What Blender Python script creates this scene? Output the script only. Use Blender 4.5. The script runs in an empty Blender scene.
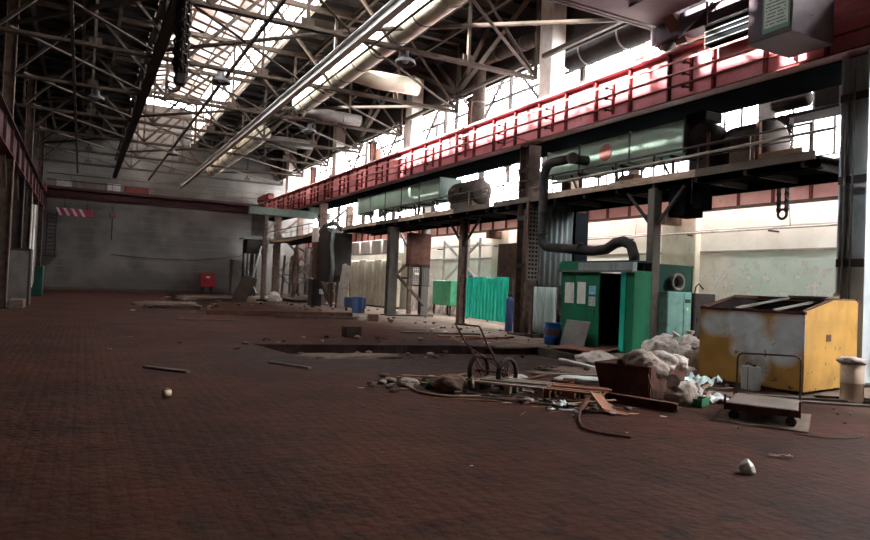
import bpy, math, random
from mathutils import Vector, Matrix, Euler, noise
V = Vector; PI = math.pi
sc = bpy.context.scene; COL = sc.collection
random.seed(7)
def lin(h):
    h = h.lstrip('#'); o = []
    for i in (0, 2, 4):
        c = int(h[i:i+2], 16)/255; o.append(c/12.92 if c <= .04045 else ((c+.055)/1.055)**2.4)
    return (*o, 1)
MATS = {}
def mat(name, c1, c2=None, scale=2.0, rough=.75, metal=0., c3=None, amt3=.5, s3=5., bump=0., bs=20., stretch=(1, 1, 1), soft=.25, spec=.22):
    """procedural paint / rust / cloth: two colours blended by noise, a third in sharper patches, a fine bump"""
    if name in MATS: return MATS[name]
    m = bpy.data.materials.new(name); m.use_nodes = True; MATS[name] = m
    N = m.node_tree.nodes; L = m.node_tree.links; b = N['Principled BSDF']
    b.inputs['Roughness'].default_value = rough; b.inputs['Metallic'].default_value = metal
    b.inputs['Base Color'].default_value = lin(c1); b.inputs['Specular IOR Level'].default_value = spec
    geo = N.new('ShaderNodeNewGeometry'); mp = N.new('ShaderNodeMapping'); mp.inputs['Scale'].default_value = stretch
    L.new(geo.outputs['Position'], mp.inputs['Vector'])
    def nz(s, det=4):
        n = N.new('ShaderNodeTexNoise'); n.inputs['Scale'].default_value = s; n.inputs['Detail'].default_value = det
        n.inputs['Roughness'].default_value = .6; L.new(mp.outputs[0], n.inputs['Vector']); return n
    cur = None
    if c2:
        n = nz(scale); r = N.new('ShaderNodeMapRange'); r.inputs[1].default_value = .5-soft/2; r.inputs[2].default_value = .5+soft/2
        L.new(n.outputs['Fac'], r.inputs[0])
        x = N.new('ShaderNodeMixRGB'); x.inputs[1].default_value = lin(c1); x.inputs[2].default_value = lin(c2)
        L.new(r.outputs[0], x.inputs[0]); cur = x
    if c3:
        n = nz(s3, 6); r = N.new('ShaderNodeMapRange'); t = 1-amt3
        r.inputs[1].default_value = .27+.4*t; r.inputs[2].default_value = .45+.4*t; r.inputs[4].default_value = .75; L.new(n.outputs['Fac'], r.inputs[0])
        x = N.new('ShaderNodeMixRGB'); x.inputs[2].default_value = lin(c3)
        if cur: L.new(cur.outputs[0], x.inputs[1])
        else: x.inputs[1].default_value = lin(c1)
        L.new(r.outputs[0], x.inputs[0]); cur = x
    if cur: L.new(cur.outputs[0], b.inputs['Base Color'])
    if bump:
        n = nz(bs, 3); bp = N.new('ShaderNodeBump'); bp.inputs['Strength'].default_value = bump; bp.inputs['Distance'].default_value = .03
        L.new(n.outputs['Fac'], bp.inputs['Height']); L.new(bp.outputs[0], b.inputs['Normal'])
    return m
def Mx(name): return MATS[name]

# ---------------------------------------------------------------- mesh builder
def ico(n=2):
    import bmesh
    bm = bmesh.new(); bmesh.ops.create_icosphere(bm, subdivisions=n, radius=1)
    vs = [v.co.copy() for v in bm.verts]; fs = [[v.index for v in f.verts] for f in bm.faces]; bm.free(); return vs, fs
ICO = {1: ico(1), 2: ico(2), 3: ico(3), 4: ico(4)}
class MB:
    def __init__(s): s.v = []; s.f = []; s.sm = []
    def add(s, vs, fs, smooth=False):
        o = len(s.v); s.v += [V(p) for p in vs]; s.f += [[i+o for i in f] for f in fs]; s.sm += [smooth]*len(fs); return s
    def box(s, x0, x1, y0, y1, z0, z1, b=0):
        return s.obox(V(((x0+x1)/2, (y0+y1)/2, (z0+z1)/2)), (abs(x1-x0), abs(y1-y0), abs(z1-z0)), None, b)
    def obox(s, c, size, R=None, b=0):
        """a box, its twelve edges chamfered by b"""
        h = [d/2 for d in size]; c = V(c); R = R or Matrix.Identity(3)
        if b <= 0:
            vs = [V((i*h[0], j*h[1], k*h[2])) for i in (-1, 1) for j in (-1, 1) for k in (-1, 1)]
            fs = [(0, 1, 3, 2), (4, 6, 7, 5), (0, 4, 5, 1), (2, 3, 7, 6), (0, 2, 6, 4), (1, 5, 7, 3)]
        else:
            b = min(b, min(h)*.6); vs = []; idx = {}
            for i in (-1, 1):
                for j in (-1, 1):
                    for k in (-1, 1):
                        for a in range(3):
                            p = [i*(h[0]-b), j*(h[1]-b), k*(h[2]-b)]; p[a] = (i, j, k)[a]*h[a]
                            idx[(i, j, k, a)] = len(vs); vs.append(V(p))
            fs = []
            for a in range(3):
                for sg in (-1, 1):
                    q = []
                    for (u, w) in ((-1, -1), (1, -1), (1, 1), (-1, 1)):
                        t = [u, w]; t.insert(a, sg); q.append(idx[(*t, a)])
                    if (sg > 0) == (a == 1): q.reverse()
                    fs.append(q)
            for a in range(3):
                o = [x for x in range(3) if x != a]
                for u in (-1, 1):
                    for w in (-1, 1):
                        def key(e, ax):
                            t = [0, 0, 0]; t[a] = e; t[o[0]] = u; t[o[1]] = w; return idx[(*t, ax)]
                        fs.append([key(-1, o[0]), key(1, o[0]), key(1, o[1]), key(-1, o[1])])
            for i in (-1, 1):
                for j in (-1, 1):
                    for k in (-1, 1): fs.append([idx[(i, j, k, a)] for a in range(3)])
        return s.add([c+R@v for v in vs], fs)
    def bar(s, p0, p1, w, h=None, up=(0, 0, 1), b=0):
        """a straight member of section w x h"""
        p0 = V(p0); p1 = V(p1); d = p1-p0; l = d.length
        if l < 1e-6: return s
        d.normalize(); u = V(up)
        if abs(d.dot(u)) > .99: u = V((0, 1, 0))
        x = d.cross(u).normalized(); z = x.cross(d).normalized()
        R = Matrix((x, d, z)).transposed(); return s.obox((p0+p1)/2, (w, l, h or w), R, b)
    def ibeam(s, p0, p1, w, h, t=.02, up=(0, 0, 1)):
        p0 = V(p0); p1 = V(p1); d = (p1-p0).normalized(); u = V(up)
        if abs(d.dot(u)) > .99: u = V((0, 1, 0))
        x = d.cross(u).normalized(); z = x.cross(d).normalized()
        for k in (-1, 1): s.bar(p0+z*k*(h/2-t/2), p1+z*k*(h/2-t/2), w, t, z)
        return s.bar(p0, p1, t, h-2*t, z)
    def angle(s, p0, p1, w, t=.012, up=(0, 0, 1)):
        p0 = V(p0); p1 = V(p1); d = (p1-p0).normalized(); u = V(up)
        if abs(d.dot(u)) > .99: u = V((0, 1, 0))
        x = d.cross(u).normalized(); z = x.cross(d).normalized()
        s.bar(p0+x*(w/2), p1+x*(w/2), w, t, z); return s.bar(p0+z*(w/2), p1+z*(w/2), t, w-t, z)
    def tube(s, pts, r, n=10, cap=True, closed=False):
        pts = [V(p) for p in pts]; m = len(pts); rr = r if isinstance(r, (list, tuple)) else [r]*m
        vs = []; fs = []; prev = None
        for i, p in enumerate(pts):
            if closed: d = pts[(i+1) % m]-pts[i-1]
            else: d = pts[min(i+1, m-1)]-pts[max(i-1, 0)]
            d.normalize()
            if prev is None:
                a = V((0, 0, 1)) if abs(d.z) < .9 else V((1, 0, 0)); x = d.cross(a).normalized()
            else: x = (prev-d*prev.dot(d)).normalized()
            prev = x; y = d.cross(x)
            for k in range(n): a = 2*PI*k/n; vs.append(p+(x*math.cos(a)+y*math.sin(a))*rr[i])
        for i in range(m if closed else m-1):
            j = (i+1) % m
            for k in range(n): fs.append([i*n+k, i*n+(k+1) % n, j*n+(k+1) % n, j*n+k])
        s.add(vs, fs, True)
        if cap and not closed: s.f += [[len(s.v)-len(vs)+k for k in range(n)][::-1], [len(s.v)-n+k for k in range(n)]]; s.sm += [False, False]
        return s
    def cyl(s, p0, p1, r, n=16, r2=None): return s.tube([p0, p1], [r, r if r2 is None else r2], n)
    def lathe(s, c, prof, n=20, axis='z', close=False):
        c = V(c); vs = []; fs = []
        for (r, h) in prof:
            for k in range(n):
                a = 2*PI*k/n; x, y = r*math.cos(a), r*math.sin(a)
                vs.append(c+(V((x, y, h)) if axis == 'z' else V((h, x, y)) if axis == 'x' else V((y, h, x))))
        for i in range(len(prof)-1):
            for k in range(n): fs.append([i*n+k, i*n+(k+1) % n, (i+1)*n+(k+1) % n, (i+1)*n+k])
        return s.add(vs, fs, True)
    def ext(s, poly, vec):
        """a flat polygon (3-D points) pushed along vec"""
        n = len(poly); vec = V(vec); vs = [V(p) for p in poly]+[V(p)+vec for p in poly]
        return s.add(vs, [list(range(n))[::-1], list(range(n, 2*n))]+[[i, (i+1) % n, n+(i+1) % n, n+i] for i in range(n)])
    def blob(s, c, rad, seed=0, amp=.25, fr=1.6, lvl=3, flat=None, Rz=0):
        """a lumpy closed body; flat cuts its underside level"""
        vs, fs = ICO[lvl]; out = []; R = Matrix.Rotation(Rz, 3, 'Z')
        for v in vs:
            k = 1+amp*noise.noise(v*fr+V((seed*7.3, seed*3.1, seed)))+amp*.5*noise.noise(v*fr*3+V((seed, 5, 1)))
            p = V((v.x*rad[0]*k, v.y*rad[1]*k, v.z*rad[2]*k))
            if flat is not None and p.z < -flat: p.z = -flat+(p.z+flat)*.05
            out.append(V(c)+R@p)
        return s.add(out, fs, lvl > 1)
    def sheet(s, fn, nu, nv, th=.006, smooth=True):
        """a sheet with thickness th: fn(u, v) gives the point"""
        P = [[V(fn(i/nu, j/nv)) for j in range(nv+1)] for i in range(nu+1)]; vs = []; fs = []; n2 = (nu+1)*(nv+1)
        nr = []
        for i in range(nu+1):
            for j in range(nv+1):
                a = P[min(i+1, nu)][j]-P[max(i-1, 0)][j]; b = P[i][min(j+1, nv)]-P[i][max(j-1, 0)]
                q = a.cross(b); nr.append(q.normalized() if q.length > 1e-9 else V((0, 0, 1)))
        fl = [p for r in P for p in r]; vs = fl+[p-q*th for p, q in zip(fl, nr)]
        I = lambda i, j: i*(nv+1)+j
        for i in range(nu):
            for j in range(nv):
                q = [I(i, j), I(i+1, j), I(i+1, j+1), I(i, j+1)]; fs += [q, [k+n2 for k in q[::-1]]]
        for i in range(nu): fs += [[I(i+1, 0), I(i, 0), I(i, 0)+n2, I(i+1, 0)+n2], [I(i, nv), I(i+1, nv), I(i+1, nv)+n2, I(i, nv)+n2]]
        for j in range(nv): fs += [[I(0, j), I(0, j+1), I(0, j+1)+n2, I(0, j)+n2], [I(nu, j+1), I(nu, j), I(nu, j)+n2, I(nu, j+1)+n2]]
        return s.add(vs, fs, smooth)
    def build(s, name, m, parent=None, local=False, at=None):
        me = bpy.data.meshes.new(name)
        if parent is not None: o0 = V((0, 0, 0)) if local else V(parent['_w'])
        elif at is not None: o0 = V(at)
        else:
            xs = [p.x for p in s.v]; ys = [p.y for p in s.v]
            o0 = V(((min(xs)+max(xs))/2, (min(ys)+max(ys))/2, min(p.z for p in s.v)))
        me.from_pydata([p-o0 for p in s.v], [], s.f); me.polygons.foreach_set('use_smooth', s.sm); me.update()
        me.materials.append(Mx(m) if isinstance(m, str) else m)
        o = bpy.data.objects.new(name, me); COL.objects.link(o)
        if parent is not None:
            o.parent = parent; o['_w'] = tuple(o0 if not local else (0, 0, 0))
        else: o.location = o0; o['_w'] = tuple(o0)
        OBJS.append(o); return o
OBJS = []
def tag(o, label=None, cat=None, group=None, kind=None):
    if label: o['label'] = label
    if cat: o['category'] = cat
    if group: o['group'] = group
    if kind: o['kind'] = kind
    return o
def thing(name, label, cat, loc=(0, 0, 0), rz=0, group=None):
    o = bpy.data.objects.new(name, None); COL.objects.link(o); o.empty_display_size = .1
    o.location = loc; o.rotation_euler = (0, 0, rz); o['_w'] = tuple(loc); OBJS.append(o); return tag(o, label, cat, group)
def st(mb, name, m): return tag(mb.build(name, m), kind='structure')
def solo(mb, name, m, label, cat, group=None): return tag(mb.build(name, m), label, cat, group)
def dup(root, loc, rz=None, label=None, group=None):
    """a copy of a thing with copies of its parts and their sub-parts (mesh data shared)"""
    r = root.copy(); COL.objects.link(r); r.location = loc
    if rz is not None: r.rotation_euler = (0, 0, rz)
    if label: r['label'] = label
    if group: r['group'] = group
    for ch in list(root.children):
        c = ch.copy(); COL.objects.link(c); c.parent = r
        for g in ch.children: d = g.copy(); COL.objects.link(d); d.parent = c
    return r
def sub(o, p):
    """make o, a mesh built in world coordinates, a part of the mesh or empty p"""
    return o

# ---------------------------------------------------------------- materials
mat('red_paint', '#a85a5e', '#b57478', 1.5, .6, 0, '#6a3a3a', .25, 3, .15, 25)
mat('red_dark', '#54201f', '#6a2a28', 2, .7, 0, '#2e1a18', .4, 4, .2, 25)
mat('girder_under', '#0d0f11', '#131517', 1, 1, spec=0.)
mat('dark_steel', '#2a2524', '#3a322f', 3, .7, .2, '#1a1615', .4, 6, .2, 30)
mat('brown_steel', '#4a3a33', '#5d4a40', 3, .75, .1, '#33261f', .4, 5, .2, 30)
mat('roof_steel', '#33291f', '#463a33', 2, .7, .1, '#3a302c', .35, 4, .15, 30)
mat('grey_paint', '#6d7677', '#828a89', 1.2, .55, .2, '#4a4644', .3, 3, .12, 25, (1, 1, .35))
mat('pale_paint', '#c9c2ba', '#b4aba3', 1.2, .7, 0, '#8a7a70', .25, 3, .1, 20)
mat('concrete', '#8d8378', '#a2978b', 2, .9, 0, '#6b6058', .3, 5, .3, 30)
mat('mint', '#8fa99a', '#a9bdae', 1.1, .5, .1, '#5f7468', .25, 2.2, .1, 20)
mat('mint_old', '#505a53', '#626d65', 2, .6, .1, '#4c4c44', .4, 4, .2, 20)
mat('pink_primer', '#a8706a', '#b88078', 6, .8)
mat('duct_cream', '#c6bfae', '#b0a794', 1.5, .5, .1, '#8a7f70', .22, 3, .1, 20)
mat('duct_grey', '#5b5653', '#6e6864', 2, .6, .3, '#403a37', .35, 4, .1, 20)
mat('pipe_black', '#2b2827', '#3b3735', 4, .75, .1, '#4c423c', .25, 6, .25, 30)
mat('green_cabin', '#175e42', '#20704f', 1.3, .55, 0, '#17503c', .35, 2.6, .12, 20, (1, 1, .5))
mat('green_dark', '#0e2f26', '#12392e', 1.2, .6, 0, '#103a30', .4, 3, .12, 20)
mat('green_sheet', '#1a9a80', '#24ab90', 1.2, .45, 0, '#157a5c', .2, 3, .08, 20)
mat('green_tank', '#3f7d5a', '#4e8f6a', 1.5, .55, 0, '#38604c', .25, 4, .1, 20)
mat('locker_green', '#5c827a', '#769a92', 1.4, .55, .1, '#45655e', .35, 3, .1, 20)
mat('blue', '#1b4278', '#234f8c', 2, .45, 0, '#1a3868', .3, 4, .08, 20)
mat('blue_dull', '#34436a', '#42547c', 2, .6, 0, '#30384e', .35, 4, .1, 20)
mat('rust', '#4b3029', '#5b3a30', 2.4, .85, .1, '#2e1f1b', .45, 5, .35, 30)
mat('rust_orange', '#573a31', '#674439', 2, .85, 0, '#4c2e25', .4, 4, .3, 30)
mat('cream_panel', '#cfc5b0', '#ded5c2', 1.4, .8, 0, '#9a8c7a', .25, 3, .15, 20)
mat('paper', '#dcdad2', '#cfccc4', 5, .9, 0, '#8e8a84', .3, 30)
mat('paper_blue', '#8fc3dd', '#7fb4d0', 5, .9)
mat('ink', '#3a3f44', None, 1, .9)
mat('sack', '#a39890', '#b4a9a1', 3, .75, 0, '#5f5650', .4, 5, .6, 18)
mat('sack_dirty', '#86776d', '#96867c', 3, .8, 0, '#6d5c54', .4, 5, .5, 18)
mat('sack_brown', '#5a493f', '#695549', 3, .9, 0, '#54443b', .4, 5, .5, 18)
mat('wood', '#7a604c', '#8d705a', 2, .9, 0, '#54402f', .3, 8, .3, 30, (1, 6, 6))
mat('pallet_wood', '#7d7065', '#8f8176', 2, .9, 0, '#5a4d43', .35, 8, .3, 30)
mat('wood_grey', '#544a43', '#645a52', 2, .9, 0, '#4a4039', .35, 8, .3, 30)
mat('cardboard', '#6f4a37', '#815845', 3, .9, 0, '#7a523c', .3, 6, .2, 20)
mat('white_plastic', '#9fa3a0', '#b2b5b1', 3, .5, 0, '#8d8f8c', .25, 7, .3, 20)
mat('cloth_blue_white', '#c9d6d2', '#93a5a2', 3, .8, 0, '#8a9b97', .35, 9, .2, 20, (1, 3, .15))
mat('drape', '#a39a8f', '#b7aea3', 2, .9, 0, '#6a615a', .35, 5, .2, 20)
mat('black_gap', '#0d0d0e', None, 1, .9)
mat('rubble', '#514239', '#64554b', 6, .95, 0, '#40352f', .4, 12, .6, 40)
mat('rubble_pale', '#7c7168', '#90857b', 6, .95, 0, '#6b6058', .35, 12, .5, 40)
mat('rubble_dark', '#42362f', '#50423a', 6, .95, 0, '#241c1b', .4, 12, .5, 40)
mat('beige_tin', '#b09a84', '#bda68f', 2, .7, 0, '#8a745f', .3, 4, .15, 20)
mat('bottle_green', '#2f5a3e', '#3a6a4a', 3, .4)
mat('deep_brown', '#191311', '#241c19', 2, .9, 0, '#0f0c0b', .4, 5, .2, 25, spec=.1)
mat('aisle_pink', '#c98a84', '#d89c95', 1.5, .6, 0, '#a06a64', .25, 3, .1, 20)
mat('column_grey', '#514c46', '#615b54', 1.5, .7, .1, '#3a322d', .35, 3, .15, 25)
mat('motor_brown', '#3a302b', '#4a3e37', 2, .8, 0, '#251d1a', .35, 5, .2, 25)
mat('tire', '#241d1b', '#3a302c', 3, .85, 0, '#4a3c36', .3, 8, .3, 30)
mat('cab_purple', '#4a3d42', '#564a4e', 1.5, .6, .1, '#4f4348', .3, 3, .1, 20)
mat('bridge_purple', '#44363d', '#514148', 1, .65, .1, '#3f3138', .3, 2, .1, 20)
mat('sign_white', '#c9d0c4', '#b9c2b6', 4, .7, 0, '#98a296', .2, 12)
mat('sign_green', '#6f8f7c', None, 1, .7)
mat('white_paint', '#c2c0bc', '#b2afaa', 3, .6)
mat('stripe_white', '#9a8f90', '#857a7c', 3, .8)
mat('bar_grey', '#57524d', '#66605a', 3, .7)
mat('cladding_grey', '#4d5556', '#5c6465', 1.2, .6, .2, '#343230', .35, 3, .12, 25, (1, 1, .35))
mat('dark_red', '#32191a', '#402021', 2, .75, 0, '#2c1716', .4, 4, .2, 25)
mat('cream_old', '#a49b8a', '#b3aa99', 1.4, .8, 0, '#7d7262', .3, 3, .15, 20)
mat('pillar_blue', '#a3adb0', '#b4bcbe', 1.2, .55, .1, '#555150', .3, 3, .12, 25, (1, 1, .35))
mat('warn_red', '#7a2433', '#68202c', 3, .6)
mat('lamp_metal', '#5a5a5c', '#6a6a6c', 3, .5, .3)
mat('cream_wood', '#b09a86', '#9c8773', 2, .85, 0, '#6d5a4b', .35, 4, .3, 30, (1, 1, 4))
mat('fire_red', '#93202b', '#801b25', 2, .5)
def pane_mat(name, dirt, clear, grime, sc_=1.2):
    """a dusty pane: clear glass with patches of dirt that let light through diffusely"""
    m = bpy.data.materials.new(name); m.use_nodes = True; MATS[name] = m
    N = m.node_tree.nodes; L = m.node_tree.links; out = N['Material Output']; N.remove(N['Principled BSDF'])
    tr = N.new('ShaderNodeBsdfTransparent'); tr.inputs[0].default_value = (.9, .93, .95, 1)
    tl = N.new('ShaderNodeBsdfTranslucent'); tl.inputs[0].default_value = lin(dirt)
    df = N.new('ShaderNodeBsdfDiffuse'); df.inputs[0].default_value = lin(dirt)
    m1 = N.new('ShaderNodeMixShader'); m1.inputs[0].default_value = .25; L.new(tl.outputs[0], m1.inputs[1]); L.new(df.outputs[0], m1.inputs[2])
    geo = N.new('ShaderNodeNewGeometry'); n = N.new('ShaderNodeTexNoise'); n.inputs['Scale'].default_value = sc_; n.inputs['Detail'].default_value = 3
    L.new(geo.outputs['Position'], n.inputs['Vector'])
    r = N.new('ShaderNodeMapRange'); r.inputs[1].default_value = .4; r.inputs[2].default_value = .6; r.inputs[3].default_value = 1-clear; r.inputs[4].default_value = 1-grime
    L.new(n.outputs['Fac'], r.inputs[0]); m2 = N.new('ShaderNodeMixShader'); L.new(r.outputs[0], m2.inputs[0])
    L.new(tr.outputs[0], m2.inputs[1]); L.new(m1.outputs[0], m2.inputs[2]); L.new(m2.outputs[0], out.inputs['Surface'])
pane_mat('pane_side', '#e8e6e2', .8, .25)
pane_mat('pane_roof', '#6c635e', .16, .02, .5)
pane_mat('pane_lantern', '#c8bcb0', .85, .35, .7)
pane_mat('pane_dull', '#a89c92', .22, .03, .7)
pane_mat('pane_sunny', '#d8d0c8', .93, .8, .5)

def floor_mat():
    m = bpy.data.materials.new('floor_tiles'); m.use_nodes = True; MATS['floor'] = m
    N = m.node_tree.nodes; L = m.node_tree.links; b = N['Principled BSDF']; b.inputs['Roughness'].default_value = .8; b.inputs['Specular IOR Level'].default_value = .08
    geo = N.new('ShaderNodeNewGeometry'); sep = N.new('ShaderNodeSeparateXYZ'); L.new(geo.outputs['Position'], sep.inputs[0])
    def nz(s, det=5, ro=.6):
        n = N.new('ShaderNodeTexNoise'); n.inputs['Scale'].default_value = s; n.inputs['Detail'].default_value = det; n.inputs['Roughness'].default_value = ro
        L.new(geo.outputs['Position'], n.inputs['Vector']); return n
    def mr(src, a, b_, c=0, d=1):
        r = N.new('ShaderNodeMapRange'); L.new(src, r.inputs[0])
        for i, v in enumerate((a, b_, c, d)): r.inputs[i+1].default_value = v
        return r
    def mx(f, a, c2, mode='MIX'):
        x = N.new('ShaderNodeMixRGB'); x.blend_type = mode
        if hasattr(f, 'outputs'): L.new(f.outputs[0], x.inputs[0])
        else: x.inputs[0].default_value = f
        for k, c in ((1, a), (2, c2)):
            if isinstance(c, str): x.inputs[k].default_value = lin(c)
            else: L.new(c.outputs[0], x.inputs[k])
        return x
    def mth(op, a, c):
        x = N.new('ShaderNodeMath'); x.operation = op
        for k, q in ((0, a), (1, c)):
            if isinstance(q, (int, float)): x.inputs[k].default_value = q
            else: L.new(q, x.inputs[k])
        return x
    base = mx(mr(nz(.55).outputs['Fac'], .4, .62), '#2b140e', '#401f15')           # rust-brown tiles
    base = mx(mr(nz(3.2, 6).outputs['Fac'], .52, .68), base, '#1c110d')            # oily patches
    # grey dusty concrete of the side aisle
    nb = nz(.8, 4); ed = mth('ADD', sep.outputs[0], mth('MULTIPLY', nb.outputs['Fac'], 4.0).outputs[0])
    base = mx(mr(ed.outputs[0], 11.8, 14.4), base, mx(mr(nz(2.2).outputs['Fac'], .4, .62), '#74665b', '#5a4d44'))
    base = mx(mr(nz(9, 6).outputs['Fac'], .62, .7, 0, .3), base, '#574437')
    base = mx(mr(nz(1.3, 7, .7).outputs['Fac'], .5, .72, 0, .8), base, '#452c20')        # crumbs of mortar
    # oily black soil round the trench
    dx = mth('POWER', mth('ABSOLUTE', mth('MULTIPLY', mth('SUBTRACT', sep.outputs[0], 7.4).outputs[0], 1/5.2).outputs[0], 0).outputs[0], 2)
    dy = mth('POWER', mth('ABSOLUTE', mth('MULTIPLY', mth('SUBTRACT', sep.outputs[1], 13.6).outputs[0], 1/3.6).outputs[0], 0).outputs[0], 2)
    dd = mth('ADD', mth('ADD', dx.outputs[0], dy.outputs[0]).outputs[0], mth('MULTIPLY', nz(.9, 5).outputs['Fac'], 1.3).outputs[0])
    base = mx(mr(dd.outputs[0], 1.75, 1.15, 0, .85), base, mx(mr(nz(2.6).outputs['Fac'], .4, .6), '#1c1614', '#2e2622'))
    # stamped grid of the iron floor tiles: fine seams
    def tri(src, per):
        a = mth('MULTIPLY', src, 1/per); f = mth('FRACT', a.outputs[0], 0); g = mth('SUBTRACT', f.outputs[0], .5); return mth('ABSOLUTE', g.outputs[0], 0)
    gx, gy = tri(sep.outputs[0], .125), tri(sep.outputs[1], .125)
    g = mth('MAXIMUM', gx.outputs[0], gy.outputs[0]); seam = mr(g.outputs[0], .36, .48)
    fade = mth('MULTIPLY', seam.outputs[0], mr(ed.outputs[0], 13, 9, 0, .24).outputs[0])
    base = mx(fade, base, '#1a1110')
    L.new(base.outputs[0], b.inputs['Base Color'])
    h = mth('ADD', mth('MULTIPLY', g.outputs[0], mr(ed.outputs[0], 13, 9, 0, -.32).outputs[0]).outputs[0], mth('MULTIPLY', nz(6, 6).outputs['Fac'], 1.2).outputs[0])
    bp = N.new('ShaderNodeBump'); bp.inputs['Strength'].default_value = .55; bp.inputs['Distance'].default_value = .05
    L.new(h.outputs[0], bp.inputs['Height']); L.new(bp.outputs[0], b.inputs['Normal'])
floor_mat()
def wall_mat(name, kind):
    m = bpy.data.materials.new(name); m.use_nodes = True; MATS[name] = m
    N = m.node_tree.nodes; L = m.node_tree.links; b = N['Principled BSDF']; b.inputs['Roughness'].default_value = .9
    geo = N.new('ShaderNodeNewGeometry'); sep = N.new('ShaderNodeSeparateXYZ'); L.new(geo.outputs['Position'], sep.inputs[0])
    def nz(s, det=5):
        n = N.new('ShaderNodeTexNoise'); n.inputs['Scale'].default_value = s; n.inputs['Detail'].default_value = det; L.new(geo.outputs['Position'], n.inputs['Vector']); return n.outputs['Fac']
    def mr(src, a, b_, c=0, d=1):
        r = N.new('ShaderNodeMapRange'); L.new(src, r.inputs[0])
        for i, v in enumerate((a, b_, c, d)): r.inputs[i+1].default_value = v
        return r.outputs[0]
    def mx(f, a, c2):
        x = N.new('ShaderNodeMixRGB'); L.new(f, x.inputs[0])
        for k, c in ((1, a), (2, c2)):
            if isinstance(c, str): x.inputs[k].default_value = lin(c)
            else: L.new(c, x.inputs[k])
        return x.outputs[0]
    def mth(op, a, c):
        x = N.new('ShaderNodeMath'); x.operation = op
        for k, q in ((0, a), (1, c)):
            if isinstance(q, (int, float)): x.inputs[k].default_value = q
            else: L.new(q, x.inputs[k])
        return x.outputs[0]
    if kind == 'right':
        # cream plaster above, mint oil paint below in the near bay, peeling in flakes
        c = mx(mr(nz(1.1), .4, .62), '#f0e9de', '#e6dccf')
        zl = mr(sep.outputs[2], 3.12, 3.06); yl = mr(sep.outputs[1], 14.9, 14.0)
        c = mx(mth('MULTIPLY', zl, yl), c, mx(mr(nz(1.7), .4, .6), '#e3eee3', '#d8e7da'))
        zz = mth('MULTIPLY', mr(sep.outputs[2], 1.1, 1.7), mr(sep.outputs[2], 2.9, 2.3))
        p = mth('MULTIPLY', mr(nz(4.2, 8), .57, .58), zz)
        rim = mth('MULTIPLY', mr(nz(4.2, 8), .56, .57), zz)
        c = mx(mth('MULTIPLY', rim, .8), c, '#8b8478'); c = mx(p, c, '#f0eee9')
        c = mx(mth('MULTIPLY', mr(sep.outputs[2], 1.2, .2), mr(nz(2.0), .42, .6)), c, '#8f8474')
    else:
        c = mx(mr(nz(.5), .4, .62), '#494440', '#3e3a37')
        fr = mth('FRACT', mth('MULTIPLY', sep.outputs[2], 1/.62), 0); c = mx(mr(fr, .955, .985), c, '#5e5955')
        c = mx(mth('MULTIPLY', mr(nz(.35, 3), .5, .66), .5), c, '#67615d')
        c = mx(mth('MULTIPLY', mr(sep.outputs[2], 1.6, .1), mr(nz(1.2), .45, .6)), c, '#4a423e')
    L.new(c, b.inputs['Base Color'])
    bp = N.new('ShaderNodeBump'); bp.inputs['Strength'].default_value = .3; bp.inputs['Distance'].default_value = .03
    L.new(nz(5, 6), bp.inputs['Height']); L.new(bp.outputs[0], b.inputs['Normal'])
wall_mat('wall_right', 'right'); wall_mat('wall_far', 'far')
mat('wall_left', '#2f2a28', '#3a3431', .8, .95, 0, '#332b29', .4, 2, .3, 12)
mat('ceiling', '#231f1e', '#2c2826', .8, .95, 0, '#352f2d', .35, 2, .3, 8)
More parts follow.
